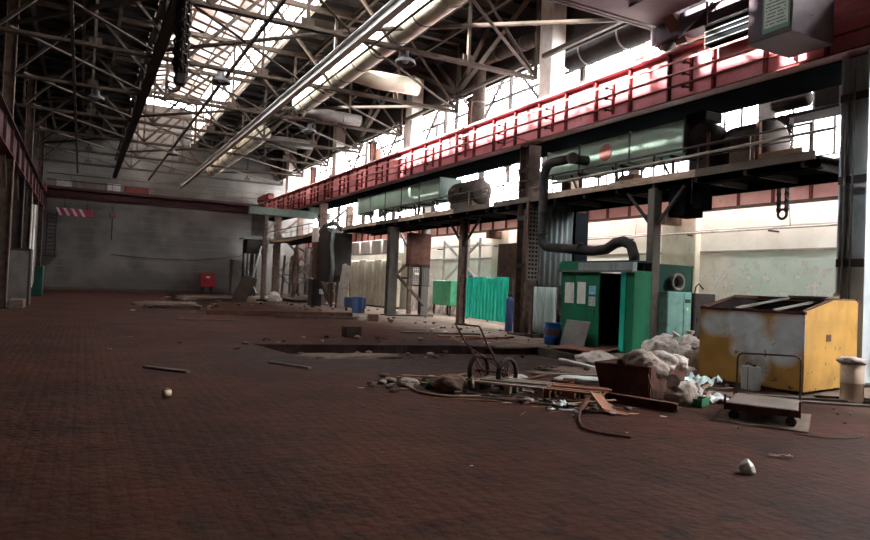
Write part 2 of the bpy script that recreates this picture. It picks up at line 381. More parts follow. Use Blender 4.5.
def bin_mat():
    """yellow paint, a grey-blue cloud of primer over the front, black scuffs"""
    m = bpy.data.materials.new('bin_paint'); m.use_nodes = True; MATS['bin'] = m
    N = m.node_tree.nodes; L = m.node_tree.links; b = N['Principled BSDF']; b.inputs['Roughness'].default_value = .55
    tc = N.new('ShaderNodeTexCoord'); sep = N.new('ShaderNodeSeparateXYZ'); L.new(tc.outputs['Object'], sep.inputs[0])
    def nz(s, det=4):
        n = N.new('ShaderNodeTexNoise'); n.inputs['Scale'].default_value = s; n.inputs['Detail'].default_value = det; L.new(tc.outputs['Object'], n.inputs['Vector']); return n.outputs['Fac']
    def mr(src, a, b_, c=0, d=1):
        r = N.new('ShaderNodeMapRange'); L.new(src, r.inputs[0])
        for i, v in enumerate((a, b_, c, d)): r.inputs[i+1].default_value = v
        return r.outputs[0]
    def mx(f, a, c2):
        x = N.new('ShaderNodeMixRGB'); L.new(f, x.inputs[0])
        for k, c in ((1, a), (2, c2)):
            if isinstance(c, str): x.inputs[k].default_value = lin(c)
            else: L.new(c, x.inputs[k])
        return x.outputs[0]
    def mth(op, a, c):
        x = N.new('ShaderNodeMath'); x.operation = op
        for k, q in ((0, a), (1, c)):
            if isinstance(q, (int, float)): x.inputs[k].default_value = q
            else: L.new(q, x.inputs[k])
        return x.outputs[0]
    c = mx(mr(nz(2.2), .38, .64), '#b0823a', '#9c732f')
    # primer blotches on the front (local x < .1): spots given as (y, z, ry, rz); y runs away from the camera
    tot = None
    for (y, z, ry, rz) in ((1.5, 1.1, .4, .24), (1.1, 1.12, .45, .3), (.85, .75, .45, .36), (.85, .42, .3, .3), (.2, 1.05, .4, .4), (.38, .75, .3, .3), (.03, 1.2, .25, .3)):
        dy = mth('POWER', mth('ABSOLUTE', mth('MULTIPLY', mth('SUBTRACT', sep.outputs[1], y), 1/ry), 0), 2)
        dz = mth('POWER', mth('ABSOLUTE', mth('MULTIPLY', mth('SUBTRACT', sep.outputs[2], z), 1/rz), 0), 2)
        d = mth('ADD', dy, dz); g = mr(mth('ADD', d, mth('MULTIPLY', nz(3), 1.2)), 1.9, .9)
        tot = g if tot is None else mth('MAXIMUM', tot, g)
    tot = mth('MULTIPLY', tot, mr(sep.outputs[0], .03, .01))
    c = mx(tot, c, mx(mr(nz(4), .4, .6), '#c6cdce', '#b3bbbd'))
    c = mx(mth('MULTIPLY', mr(nz(7, 6), .64, .67), mr(sep.outputs[2], 1.1, .4, .2, 1)), c, '#3d2c22')
    c = mx(mth('MULTIPLY', mr(nz(1.6, 6), .56, .7), .7), c, '#7d5a24')
    L.new(c, b.inputs['Base Color'])
bin_mat()
EXPO = 1.45
# ================================================================ THE HALL (x to the right, y along the hall, z up; the camera stands at 0,0)
XL, XR, XW, YE, ZC, ZR = -2.7, 13.4, 18.5, 59.0, 9.0, 12.3      # column rows, outer wall, end wall, truss chord, roof
BAY = 11.2; COLY = [8.0+BAY*k for k in range(5)]                # 8, 19.2, 30.4, 41.6, 52.8
TRY = [8.0+5.6*k for k in range(9)]
PIT = [(3.7, 16.2), (11.3, 15.3), (10.9, 12.4), (4.1, 13.1)]; PD = .22
f = MB(); O = [(-6, YE+1), (XW+.4, YE+1), (XW+.4, -4), (-6, -4)]
def jag(a, b, n, s):
    o = []
    for i in range(n):
        t = i/n; p = V((a[0]+(b[0]-a[0])*t, a[1]+(b[1]-a[1])*t, 0))
        if i: p += V((random.uniform(-s, s)*.5, random.uniform(-s, s), 0))
        o.append(p)
    return o
sides = [jag(PIT[i], PIT[(i+1) % 4], 14 if i % 2 == 0 else 5, .07) for i in range(4)]
for i in range(4):
    q = sides[i]+[sides[(i+1) % 4][0]]
    f.add([V((*O[i], 0))]+q+[V((*O[(i+1) % 4], 0))], [list(range(len(q)+2))[::-1]])
    for a, b in zip(q, q[1:]): f.add([a, b, b-V((0, 0, PD)), a-V((0, 0, PD))], [(0, 1, 2, 3)])
ring = [p for s_ in sides for p in s_]; f.add([p-V((0, 0, PD)) for p in ring], [list(range(len(ring)))])
for i in range(4):
    a, b = O[i], O[(i+1) % 4]; f.add([(*a, 0), (*b, 0), (*b, -.5), (*a, -.5)], [(0, 1, 2, 3)])
f.add([(*o, -.5) for o in O], [(0, 1, 2, 3)])
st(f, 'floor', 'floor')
st(MB().box(XW, XW+.4, -4, YE+.5, 0, 5.75), 'wall_right', 'wall_right')
st(MB().box(XW, XW+.4, -4, YE+.5, ZR-.25, ZR+.3), 'trim_1', 'concrete')
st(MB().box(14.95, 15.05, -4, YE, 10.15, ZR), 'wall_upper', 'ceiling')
st(MB().box(-5.4, XW, YE, YE+.4, 0, ZR+3), 'wall_far', 'wall_far')
st(MB().box(-5.4, -5.0, -4, YE, 0, ZR), 'wall_left', 'wall_left')
st(MB().box(-5.4, XW, -4.4, -4, 0, ZR), 'wall_near', 'wall_left')
LX0, LX1, LZ, LY0 = 2.2, 7.6, 15.5, 10.0
c = MB()
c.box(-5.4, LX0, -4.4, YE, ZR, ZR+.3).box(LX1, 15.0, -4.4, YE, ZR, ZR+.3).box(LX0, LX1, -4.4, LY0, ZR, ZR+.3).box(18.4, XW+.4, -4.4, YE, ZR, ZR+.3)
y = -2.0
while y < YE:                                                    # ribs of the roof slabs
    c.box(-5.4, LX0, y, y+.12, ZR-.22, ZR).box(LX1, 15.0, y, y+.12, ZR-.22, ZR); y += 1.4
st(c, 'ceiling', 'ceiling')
# the lantern along the roof: upstands, glazing bars, panes
st(MB().box(LX0-.15, LX0, LY0, YE, ZR+.3, ZR+.36).box(LX1, LX1+.15, LY0, YE, ZR+.3, ZR+.36), 'trim_2', 'ceiling')
wn = [0]
def window(frame_mb, pane_mb, pm, fm='roof_steel'):
    wn[0] += 1; f_ = tag(frame_mb.build('window_%d' % wn[0], fm), kind='structure'); pane_mb.build('pane', pm, f_); return f_
for k in range(5):
    y0 = max(LY0, 8+BAY*k-.0); y1 = min(8+BAY*(k+1), YE)
    for X in (LX0, LX1):
        a = MB(); a.box(X-.05, X+.05, y0, y1, LZ-.12, LZ).box(X-.05, X+.05, y0, y1, ZR+.36, ZR+.42).box(X-.04, X+.04, y0, y1, 13.7, 13.76)
        y = y0
        while y < y1: a.box(X-.035, X+.035, y, y+.06, ZR+.36, LZ); y += 1.12
        window(a, MB().box(X-.004, X+.004, y0, y1, ZR+.4, LZ-.1), ('pane_sunny' if k < 2 else 'pane_dull') if X == LX0 else 'pane_lantern')  # far left panes made dull on purpose to keep sun off the far girder
    a = MB(); xm = (LX0+LX1)/2; ap = LZ+.7
    y = y0
    while y < y1:
        a.bar((LX0, y, LZ), (xm, y, ap), .08, .12); a.bar((xm, y, ap), (LX1, y, LZ), .08, .12); y += 1.4
    a.bar((xm, y0, ap), (xm, y1, ap), .14, .18)
    for t in (.33, .66):
        a.bar((LX0+(xm-LX0)*t, y0, LZ+.7*t), (LX0+(xm-LX0)*t, y1, LZ+.7*t), .06, .1); a.bar((LX1-(xm-LX0)*t, y0, LZ+.7*t), (LX1-(xm-LX0)*t, y1, LZ+.7*t), .06, .1)
    p = MB(); p.sheet(lambda u, v: (LX0+(xm-LX0)*u, y0+(y1-y0)*v, LZ+.08+.7*u), 1, 1, .01, False)
    p.sheet(lambda u, v: (xm+(LX1-xm)*u, y0+(y1-y0)*v, LZ+.78-.7*u), 1, 1, .01, False)
    window(a, p, 'pane_roof')
# the tall windows of the outer wall
for k in range(10):
    y0 = 2.4+5.6*k+.25; y1 = min(y0+5.1, YE-.1); a = MB()
    if y0 > YE-1: break
    z0, z1 = 5.75, ZR-.25
    a.box(XW+.05, XW+.2, y0-.5, y0, z0, z1)
    for i in range(9):
        yy = y0+(y1-y0)*i/8; a.box(XW+.08, XW+.14, yy-.03, yy+.03, z0, z1)
    for i in range(9):
        zz = z0+(z1-z0)*i/8; w = .12 if i in (0, 4, 8) else .03; a.box(XW+.07, XW+.15, y0, y1, zz-w/2, zz+w/2)
    p = MB(); rr = random.Random(k)
    for i in range(8):
        for j in range(8):
            if rr.random() < .28: continue                       # broken out
            ya, yb = y0+(y1-y0)*i/8, y0+(y1-y0)*(i+1)/8; za, zb = z0+(z1-z0)*j/8, z0+(z1-z0)*(j+1)/8
            p.box(XW+.105, XW+.113, ya, yb, za, zb)
    window(a, p, 'pane_side', 'dark_steel')
# pilasters, ledge and sill of the outer wall
for k, yy in enumerate((5.4, 16.6, 27.8, 39.0, 50.2)):
    st(MB().box(XW-.25, XW, yy-.75, yy+.75, 0, 5.75, .02), 'trim_%d' % (k+3), 'cream_panel')
st(MB().box(XW-.03, XW, -4, YE, 3.05, 3.12), 'trim_9', 'concrete')

# ---------------------------------------------------------------- roof trusses
def truss(y):
    t = thing('roof_truss', '', 'roof truss', (0, y, ZC), 0, 'roof trusses across the hall')
    MB().box(XL-.3, XR+.4, y-.11, y-.02, ZC-.05, ZC+.06).box(XL-.3, XR+.4, y+.02, y+.11, ZC-.05, ZC+.06).build('bottom_chord', 'roof_steel', t)
    MB().box(XL-.3, XR+.4, y-.1, y+.1, ZR-.42, ZR-.25).build('top_chord', 'roof_steel', t)
    n = 6; d = (XR+.4-XL)/n; xs = [XL+d*i for i in range(n+1)]
    for i in range(n):
        up = i % 2 == 0
        a = V((xs[i], y, ZC if up else ZR-.35)); b = V((xs[i+1], y, ZR-.35 if up else ZC))
        MB().angle(a, b, .13, .03).build('diagonal', 'roof_steel', t)
    for i in range(n+1): MB().bar((xs[i], y, ZC), (xs[i], y, ZR-.35), .09, .11).build('vertical_strut', 'roof_steel', t)
    for i in range(1, n, 2): MB().box(xs[i]-.2, xs[i]+.2, y-.015, y+.015, ZC-.02, ZC+.3).build('gusset_plate', 'roof_steel', t)
    return t
ORD = ['nearest', 'second', 'third', 'fourth', 'fifth', 'sixth', 'seventh', 'eighth', 'ninth']
t0 = truss(TRY[0]); tag(t0, 'steel roof truss nearest the camera, above the crane bridge with the cabin')
for k, y in enumerate(TRY[1:], 1):
    dup(t0, (0, y, ZC), label='steel lattice roof truss over the hall, %s counted away from the camera' % ORD[k] if k < 8 else 'steel lattice roof truss closest to the far end wall')
# longitudinal truss under the lantern's left edge
def long_truss(name, X, label, y0, y1, h, step, w, m):
    t = thing(name, label, 'roof truss', (X, y0, ZC)); MB().box(X-w/2, X+w/2, y0, y1, ZC-.14, ZC+.12).build('bottom_chord', m, t)
    MB().box(X-.07, X+.07, y0, y1, ZC+h-.06, ZC+h+.06).build('top_chord', m, t); y = y0
    while y+step <= y1+.01:
        b = MB(); b.bar((X, y, ZC), (X, y+step, ZC+h), .07).bar((X, y+step, ZC), (X, y, ZC+h), .07).bar((X, y, ZC), (X, y, ZC+h), .08); b.build('cross_brace', m, t); y += step
    return t
long_truss('longitudinal_truss', 1.95, 'dark longitudinal lattice truss running under the left edge of the skylight', 8, 58, 1.3, 2.8, .3, 'dark_steel')
for i, (X, lab) in enumerate(((4.4, 'thin longitudinal roof tie under the middle of the skylight'), (-.6, 'thin longitudinal roof tie in the dark left half of the roof'))):
    solo(MB().box(X-.05, X+.05, 8, 58, ZC-.06, ZC+.04), 'roof_tie', 'roof_steel', lab, 'roof tie')
for k, (X, lab) in enumerate(((LX0+.1, 'left'), (LX1-.1, 'right'))):
    solo(MB().ibeam((X, 8, ZR-.1), (X, YE-.3, ZR-.1), .16, .3, .03), 'roof_purlin', 'pale_paint' if k else 'roof_steel', 'long roof beam carrying the %s edge of the skylight' % lab, 'roof beam')
PX = [-4.2, -2.2, -.4, .9, 9.0, 10.4, 11.8, 13.0]
pur = MB().ibeam((PX[0], 6, ZR-.36), (PX[0], YE-.3, ZR-.36), .12, .22, .02).build('roof_purlin', 'roof_steel', at=(PX[0], 32, ZR-.5))
tag(pur, 'dark purlin under the roof slabs left of the skylight', 'roof beam', 'purlins left of the skylight')
for X in PX[1:]:
    c_ = pur.copy(); COL.objects.link(c_); c_.location.x = X
    if X > 5: c_['label'] = 'dark purlin under the roof slabs right of the skylight'; c_['group'] = 'purlins right of the skylight'
# horizontal wind bracing between the truss chords
for k in range(8):
    y0, y1 = TRY[k], TRY[k+1]
    for (xa, xb, side) in ((XL+.35, 1.95, 'left'), (1.95, 6.9, 'middle'), (6.9, 13.6, 'right')):
        b = thing('wind_brace', 'crossed wind bracing between roof trusses, %s third of the hall, %s bay from the camera' % (side, ORD[k]), 'roof bracing', ((xa+xb)/2, (y0+y1)/2, ZC), 0, 'wind bracing between the trusses')
        z = ZC+.1
        MB().angle((xa, y0, z), (xb, y1, z), .1, .02).build('brace_bar', 'roof_steel', b)
        if (k+len(side)) % 2 == 0: MB().angle((xb, y0, z+.1), (xa, y1, z+.1), .1, .02).build('brace_bar', 'roof_steel', b)
        if k < 3 and side != 'right': MB().angle((xa, y0, z), (xa+(xb-xa)*.5, (y0+y1)/2, ZR-.4), .1, .02).build('brace_bar', 'roof_steel', b)
# monorail beam
mr_ = thing('monorail_beam', 'pale monorail beam running the length of the roof beside the cream duct', 'monorail', (6.85, 9, ZC-.3))
MB().ibeam((6.85, 9, ZC-.25), (6.85, 58.3, ZC-.25), .22, .34, .03).build('beam', 'white_paint', mr_)  # pale colour stands in for light on the beam, which the sun misses
MB().cyl((7.25, 9, ZC-.45), (7.25, 40, ZC-.45), .035, 8).build('conduit', 'roof_steel', mr_)
for y in TRY[1:]: MB().bar((6.85, y, ZC-.1), (6.85, y, ZC), .14).build('hanger', 'roof_steel', mr_)
# sub-rafter trusses over the right column row
for k in range(4):
    y0, y1 = COLY[k], COLY[k+1]; ym = (y0+y1)/2; X = 13.85; zn = 9.72
    s = thing('eaves_truss', 'fan shaped steel truss between the right upper columns, %s from the camera' % ORD[k], 'roof truss', (X, ym, zn), 0, 'fan trusses over the right column row')
    MB().box(X-.07, X+.07, y0+.35, y1-.35, zn-.08, zn+.06).build('bottom_chord', 'roof_steel', s)
    for yy in (y0+.6, y0+3.0, y1-3.0, y1-.6): MB().angle((X, ym, zn), (X, yy, ZR-.3), .2, .05).build('diagonal', 'roof_steel', s)
    MB().bar((X, ym, zn), (X, ym, ZR-.3), .12).build('vertical_strut', 'roof_steel', s)
    MB().box(X-.03, X+.03, ym-.35, ym+.35, zn-.15, zn+.45).build('gusset_plate', 'dark_steel', s)

# ---------------------------------------------------------------- columns
def lattice_leg(x0, x1, y0, y1, z0, z1, m='grey_paint'):
    """an H-shaped leg"""
    a = MB(); t = .03; a.box(x0, x0+t, y0, y1, z0, z1).box(x1-t, x1, y0, y1, z0, z1).box(x0+t, x1-t, (y0+y1)/2-t/2, (y0+y1)/2+t/2, z0, z1); return a
upl = ['nearest the camera', 'second from the camera', 'third from the camera', 'fourth from the camera', 'closest to the far wall']
for k, y in enumerate(COLY):
    m = 'pillar_blue' if k == 0 else 'brown_steel' if k != 2 else 'column_grey'
    t = thing('hall_column', 'large two-legged steel column of the right row, '+upl[k], 'column', (14.4, y, 0), 0, 'columns of the right row')
    yn = y-.45 if k < 2 else y-.22
    zt = 4.38 if k == 2 else 6.55
    MB().box(13.35, 13.85, yn, yn+.04, 0, zt).box(13.35, 13.85, y+.06, y+.1, 0, zt).box(13.58, 13.62, yn+.04, y+.06, 0, zt).build('leg', m, t)
    MB().box(15.2, 15.6, yn, yn+.04, 0, 6.55).box(15.2, 15.6, y+.06, y+.1, 0, 6.55).box(15.38, 15.42, yn+.04, y+.06, 0, 6.55).build('leg', m, t)
    for j, z in enumerate((.5, 2.0, 3.5, 5.0)):
        a, b = (13.7, 15.3) if j % 2 else (15.3, 13.7)
        if k == 2 and z > 3: continue
        MB().angle((a, y-.4, z), (b, y-.4, min(z+1.5, 6.4)), .12, .03).build('lattice_brace', m, t)
    for z in ((2.3, 3.95, 5.6) if k != 2 else (2.3, 3.95)): MB().box(13.33, 13.35, yn, y+.1, z, z+.16).build('batten_plate', 'dark_steel', t)
    MB().box(13.2, 15.75, y-.6, y+.25, 0, .06, .01).build('base_plate', 'dark_steel', t)
    if k == 0:
        MB().cyl((13.3, y-.05, 0), (13.3, y-.05, 5.6), .025, 8).build('conduit', 'duct_grey', t); MB().cyl((13.3, y-.2, 0), (13.3, y-.2, 6.2), .018, 8).build('conduit', 'duct_grey', t)
        MB().lathe((13.28, y+.02, 1.72), [(0, -.05), (.06, -.05), (.07, -.03), (.07, 0), (0, 0)], 20, 'x').build('pressure_gauge', 'white_paint', t)
        MB().box(13.86, 13.9, y-.3, y+.1, .2, 6.4).build('inner_channel', m, t)
    # upper part that carries the roof
    mu = 'pale_paint'
    MB().box(14.15, 14.75, y-.42, y+.3, 6.65, ZR-.3, .015).build('upper_shaft', mu, t)
for k in range(4):
    y = COLY[k]+5.6
    t = thing('mullion_post', 'reddish brown upper post in mid bay above the crane girder, '+upl[k].replace('closest to the far wall', 'fourth'), 'post', (14.6, y, 8), 0, 'red brown posts above the girder')
    MB().ibeam((14.6, y, 6.7), (14.6, y, 9.6), .3, .34, .04, (1, 0, 0)).build('shaft', 'rust_orange', t)
    MB().box(14.4, 14.8, y-.25, y+.25, 9.6, 9.75).build('cap_plate', 'dark_steel', t)
# ---------------------------------------------------------------- crane girders
def girder(label, X, s, z0, z1, y0, y1, mat_, step=1.4, under=True):
    """s: side the stiffeners stand on"""
    g = thing('crane_girder', label, 'crane girder', (X, (y0+y1)/2, z0))
    MB().box(X-.02, X+.02, y0, y1, z0+.04, z1-.03).build('web', mat_, g)
    MB().box(X-.22, X+.22, y0, y1, z1-.03, z1, ).build('top_flange', mat_, g)
    MB().box(X-.2, X+.22, y0, y1, z0, z0+.035).build('bottom_flange', 'red_dark', g)
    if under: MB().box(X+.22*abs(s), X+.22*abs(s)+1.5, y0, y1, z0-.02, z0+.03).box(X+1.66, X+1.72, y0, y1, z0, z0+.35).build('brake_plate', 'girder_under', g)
    MB().box(X-.04, X+.04, y0, y1, z1, z1+.12).build('crane_rail', 'pale_paint', g)
    y = y0+.4
    while y < y1: MB().box(X-.02, X+s*.13, y-.025, y+.035, z0+.04, z1-.04).build('stiffener', 'dark_red' if mat_ == 'dark_red' else 'red_dark', g); y += step
    return g
gr = girder('long pink-red riveted crane girder along the right side of the hall', XR, -1, 6.58, 7.9, 5.2, 58.8, 'red_paint')
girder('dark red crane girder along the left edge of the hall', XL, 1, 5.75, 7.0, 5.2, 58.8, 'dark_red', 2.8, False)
cd = thing('conductor_line', 'three thin bus bars on insulator brackets along the face of the right crane girder', 'bus bars', (13.05, 30, 6.9))
for z in (6.88, 7.2, 7.5): MB().box(13.03, 13.07, 5.4, 58.6, z-.02, z+.025).build('bus_bar', 'pink_primer' if z > 7 else 'red_dark', cd)  # lowest bar coloured dark to stand in for the bars' shadow lines
y = 6.3
while y < 58:
    m_ = MB().box(13.3, 13.37, y-.03, y+.03, 6.75, 7.65)
    for z in (6.83, 7.15, 7.45): m_.box(13.08, 13.3, y-.015, y+.015, z-.02, z+.02)
    b = m_.build('bracket', 'red_dark', cd)
    for z in (6.83, 7.15, 7.45): MB().lathe((13.08, y, z), [(.0, -.06), (.03, -.06), (.055, 0), (.03, .04), (0, .04)], 8, 'x').build('insulator', 'dark_steel', b)
    y += 2.8
# girder of the side aisle, seen below the platform
g2 = thing('aisle_crane_girder', 'pink crane girder with thin stiffeners along the cream outer wall', 'crane girder', (17.7, 30, 4.4))
MB().box(17.68, 17.72, 5, 58.8, 4.4, 5.3).build('web', 'aisle_pink', g2)
MB().box(17.5, 17.95, 5, 58.8, 5.3, 5.34).build('top_flange', 'aisle_pink', g2)
MB().box(17.5, 17.95, 5, 58.8, 4.36, 4.4).build('bottom_flange', 'brown_steel', g2)
MB().box(17.66, 17.74, 5, 58.8, 5.34, 5.44).build('crane_rail', 'dark_steel', g2)
y = 5.7
while y < 58.5: MB().box(17.58, 17.68, y-.025, y+.025, 4.4, 5.3).build('stiffener', 'red_dark', g2); y += 1.15
for k, yy in enumerate((5.4, 16.6, 27.8, 39.0, 50.2)):
    MB().box(17.5, 18.25, yy-.12, yy+.12, 4.0, 4.36).build('support_bracket', 'brown_steel', g2)
solo(MB().cyl((17.4, 6, 4.95), (17.4, 40, 5.0), .035, 8), 'power_cable', 'pipe_black', 'black cable slung along the face of the aisle crane girder', 'cable')
pp = thing('wall_conduit', 'pale pipe on brackets along the cream outer wall below the aisle girder', 'pipe', (18.2, 20, 3.7))
MB().cyl((18.15, 5, 3.7), (18.15, 45, 3.75), .03, 8).build('pipe', 'pale_paint', pp); MB().cyl((18.28, 5, 3.78), (18.28, 45, 3.84), .022, 8).build('pipe', 'pale_paint', pp)
for y in range(7, 45, 3): MB().box(18.05, 18.5, y-.03, y+.03, 3.62, 3.67).build('bracket', 'brown_steel', pp)
for y in (12.35, 18.5): MB().cyl((18.1, y, 3.75), (18.4, y+.25, 4.4), .01, 6).build('stay_wire', 'brown_steel', pp)
# left columns
for k, y in enumerate((19.2, 24.8, 30.4, 36.0, 41.6, 47.2, 52.8)):
    t = thing('left_column', 'dark steel column under the left crane girder, %s from the camera' % ORD[k+0], 'column', (XL, y, 0), 0, 'columns of the left row')
    MB().ibeam((XL, y, 0), (XL, y, 5.72), .4, .45, .04, (1, 0, 0)).build('shaft', ('brown_steel', 'dark_steel')[k % 2], t)
    MB().box(XL-.35, XL+.35, y-.3, y+.3, 0, .05).build('base_plate', 'dark_steel', t)
    MB().angle((XL, y, 4.6), (XL, y+1.1, 5.7), .12, .03).build('knee_brace', 'brown_steel', t); MB().angle((XL, y, 4.6), (XL, y-1.1, 5.7), .12, .03).build('knee_brace', 'brown_steel', t)
    if k % 2 == 0:
        u = MB().ibeam((XL-.1, y, 7.05), (XL-.1, y, ZR-.3), .34, .4, .03, (1, 0, 0)).build('upper_shaft', 'brown_steel', t)
# ================================================================ THE PLATFORMS OF THE SIDE AISLE
def platform(label, y0, y1, sag=0, seed=0, rail=True):
    r = random.Random(seed); X = 13.4; z = 4.62
    t = thing('equipment_platform', label, 'platform', (X, (y0+y1)/2, z))
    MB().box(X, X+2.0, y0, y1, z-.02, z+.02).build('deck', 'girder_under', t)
    n = max(2, round((y1-y0)/2.9))
    for i in range(n):
        a, b = y0+(y1-y0)*i/n, y0+(y1-y0)*(i+1)/n
        f = lambda q: z-sag*math.sin(PI*(q-y0)/(y1-y0))
        MB().ext([(X-.06, a+.01, f(a)-.06), (X-.06, b-.01, f(b)-.06), (X-.06, b-.01, f(b)+.12+.03*r.random()), (X-.06, a+.01, f(a)+.12)], (.05, 0, 0)).build('edge_board', 'cream_wood' if sag or i % 3 else 'wood_grey', t)
    for x in (X+.15, X+1.9): MB().ibeam((x, y0, z-.13), (x, y1, z-.13), .16, .22, .03).build('main_beam', 'girder_under', t)
    y = y0+.3
    while y < y1: MB().box(X, X+2.0, y-.05, y+.05, z-.18, z-.04).build('cross_beam', 'dark_steel', t); y += 1.4
    if rail:
        ra = MB().cyl((X, y0+.1, z+.72), (X, y1-.1, z+.70), .03, 8); ra.cyl((X, y0+.1, z+.42), (X, y1-.1, z+.4), .014, 6).build('handrail', 'duct_grey', t)
        y = y0+.15
        while y < y1: MB().box(X-.02, X+.02, y-.02, y+.02, z, z+.72).build('rail_post', 'brown_steel', t); y += 1.45
    return t
platform('near steel equipment platform carrying the box motor and near mint duct', 8.6, 20.9, 0, 1)
platform('middle steel equipment platform carrying the drum motor and far mint duct', 21.2, 37.4, 0, 2)
platform('far platform with a sagging pale edge board behind the jib post', 42.2, 55.0, .22, 3)
# extra clutter hung under / on the near platform
solo(MB().cyl((13.32, 17.4, 5.05), (13.32, 8.2, 5.12), .035, 8), 'service_pipe', 'pale_paint', 'thin pale pipe running along the edge of the near platform', 'pipe')
t = thing('platform_post', 'square brown post with two knee braces in front of the green cabin', 'post', (13.5, 13.12, 0), 0)
MB().box(13.36, 13.65, 13.0, 13.24, 0, 4.42, .015).build('shaft', 'column_grey', t)
for s in (-1, 1): MB().bar((13.49, 13.12, 3.35), (13.49, 13.12+s*1.0, 4.4), .07, .07).build('knee_brace', 'dark_steel', t)
MB().box(13.25, 13.75, 12.9, 13.35, 0, .03).build('base_plate', 'dark_steel', t)
t = thing('platform_post', 'dark brown post with knee braces standing left of the bright green corrugated fence', 'post', (14.3, 24.6, 0), 0)
MB().ibeam((14.3, 24.6, 0), (14.3, 24.6, 4.42), .26, .3, .03, (1, 0, 0)).build('shaft', 'brown_steel', t)
for s in (-1, 1): MB().bar((14.3, 24.6, 3.3), (14.3, 24.6+s*1.3, 4.42), .08, .08).build('knee_brace', 'dark_steel', t)
MB().box(14.1, 14.5, 24.4, 24.8, 0, .03).build('base_plate', 'dark_steel', t)
t = thing('hanging_box', 'dark angular steel box hanging under the near platform beside the post', 'steel box', (13.9, 12.4, 3.7))
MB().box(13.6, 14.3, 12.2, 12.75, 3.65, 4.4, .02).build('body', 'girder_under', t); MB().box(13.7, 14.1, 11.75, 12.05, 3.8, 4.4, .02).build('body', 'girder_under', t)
# ---------------------------------------------------------------- rectangular mint ducts
def mint_duct(label, y0, y1, seams, z0, z1, hatch=None):
    t = thing('air_duct', label, 'air duct', (14.25, (y0+y1)/2, z0)); X0, X1 = 13.8, 14.8
    ys = [y0]+seams+[y1]
    for a, b in zip(ys, ys[1:]): MB().box(X0, X1, a+.012, b-.012, z0, z1, .015).build('duct_section', 'mint', t)
    for s_ in seams: MB().box(X0-.03, X1+.03, s_-.02, s_+.02, z0-.03, z1+.03).build('joint_flange', 'mint_old', t)
    for a in (y0+.02, y1-.02): MB().box(X0-.03, X1+.03, a-.02, a+.02, z0-.03, z1+.03).build('joint_flange', 'mint_old', t)
    y = y0+.5
    while y < y1:
        b = MB(); b.bar((13.95, y, 4.64), (13.95, y, z0), .06).bar((14.7, y, 4.64), (14.7, y, z0), .06).bar((13.85, y, z0-.03), (14.8, y, z0-.03), .07).bar((13.95, y, 4.66), (13.95, y+.45, z0), .05); b.build('support_stand', 'dark_steel', t); y += 1.9
    if hatch:
        MB().lathe((X0-.03, hatch, (z0+z1)/2+.02), [(0, 0), (.25, 0), (.27, .015), (.27, .04)], 28, 'x').build('round_hatch', 'pink_primer', t)
    return t
mint_duct('near mint green rectangular duct with a round pink hatch', 12.45, 18.3, [14.45, 16.65], 5.36, 6.22, 15.45)
mint_duct('far mint green rectangular duct left of the drum motor', 26.0, 35.9, [28.0, 30.0, 32.0, 34.0], 5.42, 6.34)
t = thing('extractor_fan', 'black extractor fan casing at the right end of the near mint duct', 'fan', (14.2, 12.1, 4.64))
b = MB(); b.lathe((14.2, 12.1, 5.55), [(.0, -.32), (.45, -.32), (.55, -.2), (.55, .2), (.45, .32), (0, .32)], 24, 'x'); b.build('casing', 'deep_brown', t)
MB().box(13.95, 14.6, 12.2, 12.47, 5.35, 6.2, .02).build('outlet', 'deep_brown', t); MB().box(13.9, 14.6, 11.7, 12.4, 4.64, 5.2, .02).build('base', 'dark_steel', t)
MB().box(13.85, 14.5, 11.85, 12.5, 6.1, 6.35, .03).build('top_cover', 'deep_brown', t)
def drum_motor(name, label, y, X, r, L, z, m):
    t = thing(name, label, 'motor', (X, y, 4.64))
    pr = [(0, -L/2), (r*.5, -L/2), (r*.6, -L/2+.05), (r*.9, -L/2+.08), (r, -L/2+.16)]
    k = -L/2+.2
    while k < L/2-.25: pr += [(r, k), (r*1.06, k+.01), (r*1.06, k+.05), (r, k+.06)]; k += .16
    pr += [(r, L/2-.16), (r*.9, L/2-.08), (r*.6, L/2-.05), (r*.5, L/2), (0, L/2)]
    MB().lathe((X, y, z), pr, 28, 'y').build('housing', m, t)
    MB().cyl((X, y-L/2-.35, z), (X, y-L/2, z), .09, 12).build('shaft', 'duct_grey', t)
    MB().box(X-.4, X+.4, y-L*.4, y+L*.4, 4.64, z-r*.8, .02).build('base', 'wood_grey', t)
    MB().box(X-r-.14, X-r+.05, y-.25, y+.15, z-.15, z+.2, .02).build('terminal_box', 'cab_purple', t)
    return t
drum_motor('drum_motor', 'black ribbed drum motor between the far mint duct and the column', 24.3, 14.3, .5, 2.3, 5.5, 'motor_brown')
t = thing('winch_motor', 'big brown motor with a square guard on the near platform', 'motor', (14.4, 10.9, 4.64))
MB().lathe((14.7, 11.1, 5.42), [(0, -.75), (.35, -.75), (.5, -.66), (.54, -.5), (.54, .45), (.5, .6), (.35, .68), (0, .68)], 28, 'y').build('housing', 'motor_brown', t)
MB().box(14.0, 14.2, 10.55, 11.25, 4.7, 5.5, .03).build('guard_plate', 'brown_steel', t)
MB().box(13.75, 14.9, 10.3, 11.7, 4.64, 4.82, .02).build('base', 'wood_grey', t)
for y in (11.75, 10.35): MB().box(13.85, 13.95, y-.05, y+.05, 4.7, 5.75).build('support_arm', 'rust', t)
MB().bar((13.9, 10.35, 5.5), (13.9, 11.75, 5.45), .06, .08).build('cross_bar', 'dark_steel', t)
solo(MB().box(13.6, 13.9, 14.05, 14.65, 4.66, 4.98, .02), 'junction_box', 'cardboard', 'small brown box on the platform edge under the near mint duct', 'box')
